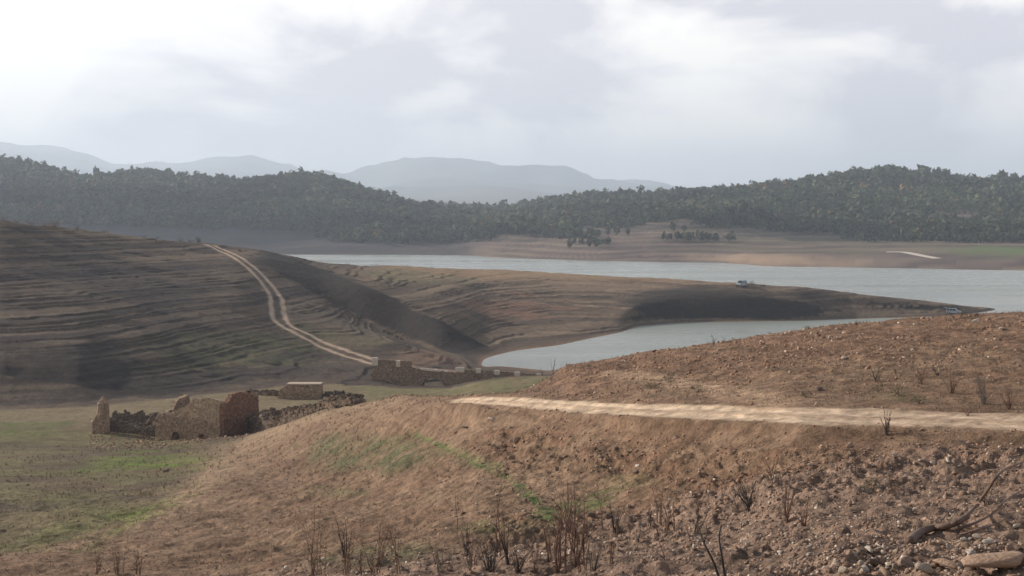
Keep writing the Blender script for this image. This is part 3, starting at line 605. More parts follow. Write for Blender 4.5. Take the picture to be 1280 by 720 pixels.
# --- lone gate pillar
Pp = gp(129, 189); zp = gh(Pp)
pl = empty('stone_pillar', (Pp[0], Pp[1], zp), 0, 'tall lone stone pillar with a pointed top left of the ruined farmhouse', 'pillar')
pv2 = MB(); secs = [(-.4, .92), (0, .88), (1.2, .84), (2.4, .80), (3.4, .74), (4.0, .70), (4.35, .50), (4.75, .28), (4.95, .12)]
rr = random.Random(3); nsd = 12; vv = []
for z_, r_ in [(z0+(z1-z0)*k/3, r0+(r1-r0)*k/3) for (z0, r0), (z1, r1) in zip(secs[:-1], secs[1:]) for k in range(3)]+[secs[-1]]:
    for k in range(nsd):
        a = 2*math.pi*k/nsd+.35; sq = 1/max(abs(math.cos(a-.35)), abs(math.sin(a-.35))); sq = min(sq, 1.3)
        q = r_*sq*(1+rr.uniform(-.06, .06)); vv.append([Pp[0]+math.cos(a)*q, Pp[1]+math.sin(a)*q, zp+z_])
nr_ = len(vv)//nsd; ff = [[i*nsd+k, i*nsd+(k+1) % nsd, (i+1)*nsd+(k+1) % nsd, (i+1)*nsd+k] for i in range(nr_-1) for k in range(nsd)]+[[(nr_-1)*nsd+k for k in range(nsd)]]
pv2.add(vv, ff); hang(pv2.build('shaft', M_wall, None), pl)
wpart('buttress', M_wall, pl, *wall(Pp+[-1.35, -.1], Pp+[-.55, 0], .9, prof((0, zp+1.6), (.6, zp+2.3), (1, zp+2.9)), None, 8, seg=.2))
# --- tumbled walls
def low_wall(P, hts, th, label, seed, m=M_low, group='tumbled walls around the ruined farmhouse', name='tumbled_wall'):
    mb = MB(); P = [np.array(p) for p in P]
    for i in range(len(P)-1):
        h0, h1 = hts[i], hts[i+1]; z0, z1 = gh(P[i]), gh(P[i+1])
        r_ = random.Random(seed+i); pts = [(t, (z0+(z1-z0)*t)+(h0+(h1-h0)*t)*r_.uniform(.55, 1.1)) for t in np.linspace(0, 1, 9)]
        v, f = wall(P[i], P[i+1], th, prof(*pts), None, seed+i, seg=.3, rag=.4, rough=.16); mb.add(v, f)
        Ln = np.linalg.norm(P[i+1]-P[i]); 
        for k in range(int(Ln*5)):        # fallen stones of the same wall
            t = r_.random(); s_ = r_.choice([-1, 1, 0]); q = P[i]+(P[i+1]-P[i])*t; dv = (P[i+1]-P[i])/Ln; q = q+np.array([dv[1], -dv[0]])*(s_*th/2+r_.gauss(0, .5))
            on = abs(np.dot(q-P[i]-(P[i+1]-P[i])*t, [dv[1], -dv[0]])) < th/2
            hv, hf = hull_rock(seed*100+k, 11, .8); sz = r_.uniform(.15, .42); zb = (prof(*pts)(t) if on else gh(q))
            mb.add(hv*sz+[q[0], q[1], zb+sz*.2], hf.tolist())
    return mb.build(name, m, None, label=label, category='wall', group=group)
low_wall([gp(139, 191), gp(170, 189), gp(204, 186.5)], [1.7, 1.4, 1.2], 1.1, 'low tumbled stone wall running from the pillar to the ruined farmhouse', 20)
low_wall([gp(142, 199), gp(180, 198), gp(218, 193)], [2.0, 1.7, 2.3], 1.0, 'dark broken wall behind the gap between the pillar and the farmhouse', 30)
low_wall([gp(313, 184), gp(345, 172), gp(385, 154), gp(425, 141), gp(449, 131)], [2.6, 2.4, 1.6, 1.2, .7], 1.1, 'long crumbling dark wall running right from the farmhouse along the spur', 40)
low_wall([gp(330, 198), gp(375, 190), gp(430, 178), gp(446, 170)], [2.2, 2.2, 2.4, 1.5], .9, 'broken inner wall between the long crumbling wall and the stone block hut', 50)
low_wall([gp(404, 231), gp(428, 229), gp(452, 228)], [.9, 1.0, .6], 1.2, 'low rubble footing to the right of the flat stone block hut', 60)
low_wall([gp(305, 236), gp(347, 231)], [.5, .8], 1.4, 'faint mound of rubble left of the flat stone block hut', 66)
# --- flat topped block hut
b0, b1 = gp(349, 229), gp(402, 229); zb_ = min(gh(b0), gh(b1))
bl = empty('stone_block_hut', (*(b0+b1)/2, zb_), 0, 'squat flat topped stone block with a pale slab roof behind the ruins', 'ruin')
wpart('wall', M_wall, bl, *wall(b0, b1, 3.2, prof((0, zb_+1.2), (.12, zb_+2.0), (.22, zb_+2.35), (1, zb_+2.35)), None, 9, seg=.3, rag=.12, rough=.1))
sb = MB(); c_ = (b0+b1)/2+np.array([.75, 0]); sb.box((c_[0], c_[1], zb_+2.40), (5.6, 2.6, .16)); hang(sb.build('roof_slab', M_slab, None, bevel=.04), bl)
# --- old bridge
zz = lambda y, d=263: HC-(y-HZ)*d/F+.22
g0, g1 = gp(468, 264), gp(694, 261); LB = np.linalg.norm(g1-g0); tp = lambda px: (px-468)/(694-468)
br = empty('stone_bridge', (*(g0+g1)/2, 1.2), 0, 'old low stone bridge with one arch and broken parapets crossing the dry stream', 'bridge')
def bbot(t):
    c, hw = tp(543), .062
    return (0.7+1.95*math.sqrt(1-((t-c)/hw)**2)) if abs(t-c) < hw else -.3
wpart('arch_wall', M_bridge, br, *wall(g0, g1, 3.6, prof((0, zz(458)), (tp(515), zz(459)), (tp(530), zz(462)), (tp(570), zz(465)), (tp(620), zz(467)), (1, zz(472))), bbot, 11, seg=.3, rag=.08))
ub = (g1-g0)/LB; nbr = np.array([ub[1], -ub[0]])
fr0 = nbr*1.65
for (pa, pb, ya, yb) in [(474, 497, 450, 451), (503, 517, 451, 452), (528, 562, 460.5, 463.5), (582, 597, 461, 462), (603, 619, 462, 463), (627, 645, 463.5, 464.5), (652, 672, 465, 466.5), (678, 692, 467, 468)]:
    q0, q1 = g0+ub*LB*tp(pa)+fr0, g0+ub*LB*tp(pb)+fr0; mid_ = (tp(pa)+tp(pb))/2
    base = lambda t, pa=pa, pb=pb: float(np.interp(pa+(pb-pa)*t, [468, 515, 530, 570, 620, 694], [zz(457), zz(458), zz(461), zz(464), zz(466), zz(471)]))-.3
    wpart('parapet', M_pale if pa == 528 else M_bridge, br, *wall(q0, q1, .4, prof((0, zz(ya)), (1, zz(yb))), base, 12+pa, seg=.3, rag=.1))
for px_, yt, yb_, w_ in [(471, 448, 458, 1.1), (500, 451.5, 458, .75), (577, 459, 464.5, 1.7), (600, 460, 466, .9), (623, 462.5, 468, .95), (648, 464, 469.5, 1.0), (675, 466, 471, 1.0)]:
    q = g0+ub*LB*tp(px_)+fr0*1.03; s_ = MB(); s_.box((q[0], q[1], (zz(yt)+zz(yb_))/2), (w_, .62, zz(yt)-zz(yb_)), math.atan2(ub[1], ub[0]))
    hang(s_.build('coping_block', M_pale, None, bevel=.07, jitter=.03), br)
ar = MB(); cA = g0+ub*LB*tp(543)+nbr*1.92; rA = .062*LB
for k in range(13):
    t0, t1 = math.pi*k/13+.02, math.pi*(k+1)/13-.02; q = []
    for off in (0, -.2):
        for th in (t0, t1):
            for r_, zr_ in ((rA, 1.75), (rA+.35, 2.1)):
                p = cA+ub*math.cos(th)*r_+nbr*off; q.append([p[0], p[1], .9+math.sin(th)*zr_])
    ar.add(q, [[0, 1, 3, 2], [4, 6, 7, 5], [0, 4, 5, 1], [2, 3, 7, 6], [0, 2, 6, 4], [1, 5, 7, 3]])
hang(ar.build('arch_ring', M_bridge, None), br)

# ---------------------------------------------------------------- vehicles
M_white = plain('grey_paint', (.34, .37, .39), rough=.35, spec=.5, vary=.05); M_glass = plain('dark_glass', (.03, .04, .045), rough=.08, spec=.6)
M_tyre = plain('tyre_rubber', (.025, .025, .025), rough=.8); M_rim = plain('grey_rim', (.35, .35, .36), rough=.35, metal=.6)
M_trim = plain('black_trim', (.04, .04, .04), rough=.5); M_lamp = plain('lamp_glass', (.7, .7, .68), rough=.15); M_redl = plain('red_lamp', (.4, .02, .02), rough=.2)
def cyl(c, r, w, n_=20, axis='y'):
    v = []; 
    for s_ in (-w/2, w/2):
        for k in range(n_): a = 2*math.pi*k/n_; v.append([c[0]+r*math.cos(a), c[1]+s_, c[2]+r*math.sin(a)])
    return v, [[k, (k+1) % n_, n_+(k+1) % n_, n_+k] for k in range(n_)]+[list(range(n_))[::-1], list(range(n_, 2*n_))]
def extr(profile, w0, w1=None):
    """side profile (x,z) extruded across y; w may differ per vertex"""
    n_ = len(profile); v = [[x, -(p_[2] if len(p_) > 2 else w0)/2, z] for p_ in profile for x, z in [p_[:2]]]+[[x, (p_[2] if len(p_) > 2 else w0)/2, z] for p_ in profile for x, z in [p_[:2]]]
    return v, [list(range(n_)), list(range(2*n_-1, n_-1, -1))]+[[k, n_+k, n_+(k+1) % n_, (k+1) % n_] for k in range(n_)]
def car(name, px, d, heading, label, open_tail=False):
    x, y, z = at(px, d); t = empty(name, (x, y, z+.02), heading, label, 'car', 'cars parked on the lake peninsula')
    # nose at +x
    b_ = MB(); b_.add(*extr([(-2.2, .45, 1.7), (-2.25, .75, 1.75), (-2.22, 1.05, 1.74), (1.15, 1.12, 1.72), (2.1, .98, 1.6), (2.25, .75, 1.62), (2.22, .42, 1.6), (1.8, .36, 1.7), (-1.9, .36, 1.7)], 1.7)); b_.build('body', M_white, t, bevel=.06)
    c_ = MB(); c_.add(*extr([(-2.14, 1.06, 1.66), (-2.02, 1.72, 1.42), (-1.7, 1.82, 1.36), (.25, 1.82, 1.36), (.55, 1.76, 1.40), (1.2, 1.09, 1.62)], 1.5)); cab = c_.build('cabin', M_white, t, bevel=.05)
    for s_ in (-1, 1):
        for xa, xb, xc, xd in ((-1.95, -1.15, -1.2, -1.86), (-1.08, -.28, -.3, -1.06), (-.2, .92, .42, -.2)):
            g = MB(); o_ = .012
            v = [[xa, s_*(.822+o_), 1.14], [xb, s_*(.820+o_), 1.14], [xc, s_*(.715+o_), 1.68], [xd, s_*(.715+o_), 1.68]]
            v += [[a, b2_-s_*.03, c2_] for a, b2_, c2_ in v]
            g.add(v, [[0, 1, 2, 3], [7, 6, 5, 4], [0, 4, 5, 1], [1, 5, 6, 2], [2, 6, 7, 3], [3, 7, 4, 0]]); g.build('side_window', M_glass, cab)
        m_ = MB(); m_.box((.75, s_*.98, 1.18), (.12, .2, .16)); m_.build('door_mirror', M_trim, t, bevel=.03)
        h_ = MB(); h_.box((2.2, s_*.6, .84), (.12, .34, .16)); h_.build('headlight', M_lamp, t, bevel=.03)
        r_ = MB(); r_.box((-2.24, s_*.76, .95), (.06, .14, .34)); r_.build('tail_light', M_redl, t, bevel=.02)
        for wx in (-1.38, 1.38):
            ty = MB(); ty.add(*cyl((0, 0, 0), .37, .24)); to = ty.build('tyre', M_tyre, t, bevel=.03); to.location = (wx, s_*.78, .37)
            ri = MB(); ri.add(*cyl((0, 0, 0), .22, .27, 14)); ri.build('rim', M_rim, to, bevel=.01)
    ws = MB(); v = [[.62, -.66, 1.72], [.62, .66, 1.72], [1.17, .76, 1.15], [1.17, -.76, 1.15]]; v = [[a+.02, b2_, c2_+.02] for a, b2_, c2_ in v]+[[a-.04, b2_, c2_-.04] for a, b2_, c2_ in v]
    ws.add(v, [[0, 1, 2, 3], [7, 6, 5, 4], [0, 4, 5, 1], [1, 5, 6, 2], [2, 6, 7, 3], [3, 7, 4, 0]]); ws.build('windscreen', M_glass, cab)
    if open_tail:
        tg = MB(); tg.box((-2.45, 0, 1.95), (.95, 1.4, .06)); tg.build('tailgate', M_white, t, bevel=.02); ca = MB(); ca.box((-2.16, 0, 1.2), (.16, 1.35, .95)); ca.build('dark_boot_panel', M_trim, t)  # black panel stands for the shaded inside of the open boot
    else:
        rw = MB(); rw.box((-2.1, 0, 1.42), (.07, 1.2, .42)); rw.build('rear_window', M_glass, cab)
    for xx in (-2.27, 2.26):
        bu = MB(); bu.box((xx, 0, .52), (.16, 1.66, .2)); bu.build('bumper', M_trim, t, bevel=.04)
    rk = MB()
    for s_ in (-.6, .6): rk.box((-.7, s_, 1.88), (1.9, .05, .05))
    rk.build('roof_rail', M_trim, t)
    t.scale = (1.1, 1.1, 1.15); return t
car('parked_car', 927, 473, R(-128), 'grey four wheel drive parked alone on the brow of the dark bank')
car('parked_car', 1192, 471.5, R(-22), 'grey car with its tailgate open near the tip of the peninsula', True)

# ---------------------------------------------------------------- woods on the far hills
def crown(seed, n_clump, size, h, rad, kindc):
    r = np.random.default_rng(seed); P = []
    while len(P) < n_clump:
        p = r.uniform(-1, 1, 3); zz_ = (p[2]+1)/2
        lim = {0: (1-zz_)**.55*(.35+.65*min(1, zz_*4)), 1: math.sin(math.pi*min(1, zz_*.86+.12))**.7, 2: (.45+.9*zz_)*math.sqrt(max(0, 1-zz_**4))}[kindc]
        if math.hypot(p[0], p[1]) < lim*(1+.35*math.sin(3*math.atan2(p[1], p[0])+seed)*zz_) and r.random() < .35+.65*math.hypot(p[0], p[1])/max(lim, .1): P.append([p[0]*rad, p[1]*rad, h*(.18+.82*zz_)])
    P = np.array(P); nrm = r.normal(size=(n_clump, 3)); nrm[:, 2] = np.abs(nrm[:, 2])+.3; nrm /= np.linalg.norm(nrm, axis=1)[:, None]
    a = np.cross(nrm, r.normal(size=(n_clump, 3))); a /= np.linalg.norm(a, axis=1)[:, None]; b_ = np.cross(nrm, a); s_ = size*r.uniform(.6, 1.35, (n_clump, 1))
    Vv = np.stack([P-a*s_-b_*s_*.6, P+a*s_-b_*s_*.5, P+b_*s_*.9+nrm*s_*.2, P+nrm*s_*.55], 1).reshape(-1, 3)
    i = np.arange(n_clump)[:, None]*4; Ff = np.concatenate([i+[0, 1, 3], i+[1, 2, 3], i+[2, 0, 3]]); return Vv, Ff
SM = [crown(s, 26, 1.5, 1.0*9, 2.9, s % 3) for s in range(6)]
woodlow = [(-420,280),(0,280),(200,283),(330,288),(400,292),(450,294),(480,296),(540,300),(600,292),(640,291),(700,288),(760,283),(830,276),(900,279),(960,281),(1000,288),(1050,294),(1120,300),(1180,304),(1280,305),(1700,305)]
r_ = np.random.default_rng(77); nT = 62000
tpx = r_.uniform(-140, 1420, nT); tdd = np.sqrt(r_.uniform(1180**2, 2300**2, nT))
tx_ = (tpx-CX)/F*tdd; tz_ = gz(tx_, tdd); ty_ = HZ+F*(HC-tz_)/tdd
kd_ = np.interp(tpx, PX, KD[24])
keep = (ty_ < ip(tpx, woodlow)+7*fbm(tpx/30, tdd/90, 3, 70)) & (tdd < kd_+60) & (tz_ > 3)
for (ex, ey, rx5, ry5) in [(660, 290, 45, 6), (770, 281, 34, 5), (850, 272, 30, 4), (700, 296, 40, 4), (930, 281, 60, 4), (1010, 288, 60, 3), (560, 299, 70, 5), (470, 300, 60, 6)]:
    rr5 = ((tpx-ex)/rx5)**2+((ty_-ey)/ry5)**2+1.2*fbm(tpx/12, tdd/25, 3, 79); keep |= (rr5 < .8) & (tz_ > 3) & (r_.random(nT) < .6)
dens = fbm(tx_/70, tdd/70, 3, 71); keep &= r_.random(nT) < np.clip(.95+2.0*dens, .08, 1)
tx_, tdd, tz_, tpx, ty_ = tx_[keep], tdd[keep], tz_[keep], tpx[keep], ty_[keep]
M_leaf = plain('foliage', (.06, .08, .04), rough=.8, spec=.15, vary=.35, scale=.25, attr=True)
kd_ = kd_[keep]
sky_edge = np.where(np.abs(tdd-kd_+20) < 38)[0]; low_edge = np.where(ty_ > ip(tpx, woodlow)-3.5)[0]
ind = np.concatenate([r_.choice(sky_edge, min(170, len(sky_edge)), replace=False), r_.choice(low_edge, min(120, len(low_edge)), replace=False)]); ind = np.unique(ind)
rest = np.setdiff1d(np.arange(len(tx_)), ind)
nn = len(rest); sc = np.exp(r_.normal(-.08, .26, nn))[:, None]*np.stack([r_.uniform(.9, 1.3, nn), r_.uniform(.9, 1.3, nn), r_.uniform(.8, 1.2, nn)], 1)
sh = r_.random((nn, 1)); cc_ = np.array([.040, .058, .030])*(1-sh)+np.array([.085, .098, .048])*sh; au = (r_.random(nn) < .06)[:, None]; cc_ = np.where(au, [.14, .10, .045], cc_)
cc_ *= (1+.9*fbm(tx_[rest]/120, tdd[rest]/120, 2, 72))[:, None]
E5 = []
for (ex, ey, rx5, ry5, n5) in [(655, 289, 50, 6, 260), (770, 281, 36, 6, 160), (850, 271, 34, 4, 120), (705, 296, 45, 4, 120), (935, 280, 60, 4, 180), (1015, 288, 60, 4, 160), (545, 298, 75, 6, 260), (470, 297, 60, 7, 240), (600, 291, 50, 5, 180), (1120, 300, 70, 4, 180), (1230, 301, 60, 4, 200), (880, 301, 50, 3, 50), (740, 307, 30, 3, 30)]:
    for k in range(n5):
        a5 = r_.uniform(0, 6.3); q5 = math.sqrt(r_.random()); E5.append([*gnd(ex+rx5*q5*math.cos(a5), ey+ry5*q5*math.sin(a5), 950), r_.uniform(.35, .85)])
E5 = np.array(E5); n5 = len(E5)
PT5 = np.concatenate([np.stack([tx_, tdd, tz_-.5], 1)[rest], E5[:, :3]]); sc = np.concatenate([sc, E5[:, 3:]*np.ones((1, 3))]); cc_ = np.concatenate([cc_, np.array([.055, .065, .04])*r_.uniform(.6, 1.4, (n5, 1))])
v, f, c = scatter(SM, PT5, sc, r_.uniform(0, 6.3, len(PT5)), cc_)
link('woodland', raw_mesh('woodland', v, f, c), M_leaf, kind='stuff', label='dense dark pine woodland covering the hills beyond the lake', category='woodland')
M_bark = plain('bark', (.12, .09, .07), vary=.2)
def trunk(h, lean=.03):
    mb = MB(); pth = [(0, 0, -.6), (lean*h*.3, 0, h*.3), (lean*h*.4, lean*h*.3, h*.6), (lean*h*.2, lean*h, h*.9)]; mb.add(*tube(pth, .26, .06, 6))
    for k in range(5):
        z0 = h*(.35+.1*k); a = k*2.2; mb.add(*tube([(lean*h*.3, 0, z0), (math.cos(a)*1.1, math.sin(a)*1.1, z0+.7), (math.cos(a)*2.0, math.sin(a)*2.0, z0+1.0)], .08, .03, 4))
    return mb.mesh('trunk')
protoT = []
for k in range(8):
    cv, cf = crown(40+k, 130, .8, 10, 3.0 if k % 3 else 2.3, (0, 1, 2, 1, 0, 2, 1, 2)[k])
    sh = RNG.random((len(cv)//4, 1)); base = np.array([.045, .062, .032])*(1-sh)+np.array([.08, .095, .045])*sh
    if k == 3: base = base*0+np.array([.16, .13, .055])
    me = raw_mesh('crown', cv, cf, np.repeat(base, 4, 0)); me.materials.append(M_leaf); tm_ = trunk(9); tm_.materials.append(M_bark); protoT.append((me, tm_))
def tree(x, y, z, k, s_, label, group, name='pine_tree', cat='tree'):
    t = empty(name, (x, y, z), random.uniform(0, 6.3), label, cat, group); t.scale = (s_*random.uniform(.9, 1.15), s_*random.uniform(.9, 1.15), s_)
    link('trunk', protoT[k][1], None, t); link('crown', protoT[k][0], None, t)
for i in ind:
    px_ = tpx[i]; edge_ = i in set(low_edge.tolist()) and ty_[i] > ip(px_, woodlow)-3.5
    k = int(r_.integers(0, 8)); 
    if edge_:
        lb, gr_ = ('dark tree at the lower edge of the wood on the left ridge', 'trees at the lower edge of the left wood') if px_ < 600 else ('dark tree at the lower edge of the wood above the terraced right bank', 'trees at the lower edge of the right wood')
    else:
        if k == 3: k = 1
        lb, gr_ = ('dark tree on the skyline of the left wooded ridge', 'trees on the left skyline') if px_ < 600 else ('dark tree on the skyline of the right wooded ridge', 'trees on the right skyline')
    if k == 3: lb, gr_ = lb.replace('dark tree', 'yellowing tree'), gr_.replace('trees', 'yellowing trees')
    sz_ = float(r_.uniform(.75, 1.55)); shp = ('conical', 'round', 'spreading')[(0, 1, 2, 1, 0, 2, 1, 2)[k]]; hw_ = 'tall' if sz_ > 1.28 else ('small' if sz_ < .98 else 'mid sized')
    marks = [(-999, 60, 'far left end'), (60, 130, 'dip right of leftmost rise'), (130, 230, 'hump above the left hill'), (230, 330, 'above the track top'), (330, 430, 'knoll left of distant peak'), (430, 520, 'slope below distant peak'), (520, 600, 'saddle under distant peak'), (600, 700, 'first rise past the saddle'), (700, 800, 'above the far bank knoll'), (800, 900, 'rise right of the knoll'), (900, 1000, 'above the parked car'), (1000, 1080, 'shoulder before right summit'), (1080, 1150, 'summit of right ridge'), (1150, 1220, 'dip past right summit'), (1220, 9999, 'far right end')]
    mk = [m3 for a3, b3, m3 in marks if a3 <= px_ < b3][0]; lb = lb.replace('dark tree', f'{hw_} {shp} dark tree').replace('yellowing tree', f'{hw_} {shp} yellowing tree').split(' on the skyline')[0].split(' at the lower edge')[0]
    lb += (' at lower edge of wood, ' if edge_ else ' on wooded skyline, ')+mk
    tree(tx_[i], tdd[i], tz_[i], k, sz_, lb, gr_)

# ---------------------------------------------------------------- stones
SH = [hull_rock(100+k, 12, .65) for k in range(10)]
TONES = np.array([[.26, .17, .118], [.34, .23, .165], [.30, .215, .17], [.44, .36, .29], [.17, .12, .095], [.58, .50, .42]])
M_stone = plain('stone', (.3, .2, .15), rough=.9, vary=.25, scale=9, bump=.02, attr=True)
def vis_pts(n_, px0, px1, d0, d1, dens, seed, logd=True):
    g = np.random.default_rng(seed); p = g.uniform(px0, px1, n_); d = np.exp(g.uniform(math.log(d0), math.log(d1), n_)) if logd else np.sqrt(g.uniform(d0*d0, d1*d1, n_))
    x = (p-CX)/F*d; z = gz(x, d); y = HZ+F*(HC-z)/d; k = (g.random(n_) < dens(p, d, y, x)) & (y < 760)
    return x[k], d[k], z[k], p[k], y[k], g
def look(a, x, y):
    px = CX+F*x/y; i = np.clip(np.searchsorted(D, y)-1, 0, nR-2); j = np.clip(np.searchsorted(PX, px)-1, 0, nC-2); return a[i, j]
def d_rub(p, d, y, x): return look(rub, x, d)*(1-look(road, x, d))*(.35+.65*ss(-.3, .3, fbm(x/1.5, d/1.5, 3, 33)))+.012*(d < 60)*(look(road, x, d) < .1)
def d_bank(p, d, y, x): return (look(bank, x, d)*.5*ss(-.25, .3, fbm(x/2.5, d/2.5, 3, 34))*(1-.85*ss(1.2, .6, np.hypot((p-700)/170, (y-618)/34)))+.05)*(1-look(road, x, d))
def d_hill(p, d, y, x): return (ss(62, 70, d)*ss(640, 760, p)*.5*ss(-.2, .35, fbm(x/4, d/4, 3, 35))+.05)*np.clip(1-1.6*look(road, x, d), 0, 1)
Pt = []; 
for (n_, a) in ((100000, (-80, 1400, 9, 58, d_rub, 1)), (60000, (540, 1400, 30, 95, d_bank, 2)), (16000, (640, 1400, 52, 92, d_hill, 3)), (9000, (-60, 700, 30, 170, lambda p, d, y, x: .25*(1-look(road, x, d)), 4)), (2600, (112, 345, 168, 204, lambda p, d, y, x: .8+0*p, 5))):
    x, d, z, p, y, g = vis_pts(n_, *a); big = g.random(len(x))
    szpx = np.exp(g.normal(math.log({1: 1.9, 2: 1.7, 3: 1.5, 4: 1.05, 5: 1.2}[a[5]]), .45, len(x))); szpx = np.clip(szpx, .8, 14)
    if a[5] == 1: szpx *= 1+1.0*ss(640, 720, y)*ss(800, 1150, p)
    s_ = szpx*d/F; s_ = np.clip(s_, .015, .45); Pt.append(np.stack([x, d, z, s_, np.full(len(x), a[5])], 1))
Pt = np.concatenate(Pt); S_px = Pt[:, 3]/Pt[:, 1]*F
order = np.argsort(-S_px); inF = [i for i in order if abs(Pt[i, 0]/Pt[i, 1]*F) < 640 and HZ+F*(HC-Pt[i, 2])/Pt[i, 1] < 716][:250]
mask = np.ones(len(Pt), bool); mask[inF] = False; G = Pt[mask]; g = np.random.default_rng(9)
tone = g.choice(6, len(G), p=[.33, .26, .17, .10, .11, .03]); cg = TONES[tone]*g.uniform(.8, 1.2, (len(G), 1))
cg = np.where((G[:, 4] > 1)[:, None], cg*[1.05, .95, .88], cg)
v, f, c = scatter(SH, np.stack([G[:, 0], G[:, 1], G[:, 2]+G[:, 3]*.12], 1), G[:, 3], g.uniform(0, 6.3, len(G)), cg, tilt=g.normal(0, .35, len(G)))
link('gravel', raw_mesh('gravel', v, f, c), M_stone, kind='stuff', label='loose brown gravel and clods strewn over the near slopes', category='gravel')
ROCKM = {}
def rock_mesh(sh, tn):
    if (sh, tn) not in ROCKM:
        bm = bmesh.new(); me0 = raw_mesh('rock', *SH[sh]); bm.from_mesh(me0); bmesh.ops.bevel(bm, geom=list(bm.edges), offset=.07, segments=1, affect='EDGES'); bmesh.ops.triangulate(bm, faces=bm.faces)
        bmesh.ops.subdivide_edges(bm, edges=bm.edges, cuts=1, use_grid_fill=True)
        for q in bm.verts: q.co *= 1+.10*float(vn(q.co.x*3+9, q.co.y*3+q.co.z*2, sh))+.05*float(vn(q.co.x*9, q.co.y*9+q.co.z*7, sh))
        bmesh.ops.triangulate(bm, faces=bm.faces); bm.verts.index_update(); v = np.array([q.co[:] for q in bm.verts]); f = np.array([[q.index for q in t.verts] for t in bm.faces]); bm.free()
        me = raw_mesh('rock', v, f, np.repeat(TONES[tn][None], len(v), 0)); me.materials.append(M_stone); ROCKM[(sh, tn)] = me
    return ROCKM[(sh, tn)]
TW = {0: 'brown', 1: 'light brown', 2: 'greyish brown', 3: 'pale grey', 4: 'dark', 5: 'cream'}
def rock(x, y, z, s_, sh, tn, rz, label, group, sq=(1, 1, 1), sink=.1):
    o = link('rock', rock_mesh(sh, tn)); o.location = (x, y, z+s_*sink); o.rotation_euler = (random.uniform(-.3, .3), random.uniform(-.3, .3), rz); o.scale = (s_*sq[0], s_*sq[1], s_*sq[2])
    o['label'] = label; o['category'] = 'rock'
    if group: o['group'] = group
    return o
for i in inF:
    tn = int(g.choice(6, p=[.28, .25, .17, .16, .06, .08])); x, y, z, s_, zn = Pt[i]; px_ = CX+F*x/y
    if px_ > 900 and zn == 1: wh = 'rubble bank in the right foreground'
    elif zn == 1: wh = 'rubble at the bottom centre'
    elif zn == 2: wh = 'earth bank below the dirt road'
    elif zn == 3: wh = 'slope beyond the dirt road'
    else: wh = 'grassy slope left of the rubble'
    q5 = HZ+F*(HC-z)/y; szw = 'small' if s_*F/y < 5.5 else ('large' if s_*F/y > 8.5 else 'middling')
    col5 = [(500, 'below the left third of the bank'), (640, 'near the tall stems'), (800, 'right of the tall stems'), (900, 'left of the charred sticks'), (960, 'below the gnarled shrub'), (1030, 'right of the gnarled shrub'), (1100, 'under the bare roadside shrub'), (1150, 'around the butt of the fallen branch'), (1215, 'under the middle of the fallen branch'), (9999, 'at the right edge')]
    w5 = [b5 for a5, b5 in col5 if px_ < a5][0]; r5 = 'close to the road' if q5 < 580 else ('halfway down' if q5 < 640 else ('low down' if q5 < 685 else 'at the very bottom'))
    rock(x, y, z, s_, int(g.integers(0, 10)), tn, g.uniform(0, 6.3), f'{szw} {TW[tn]} stone {r5}, {w5}', 'loose stones on the near slopes')
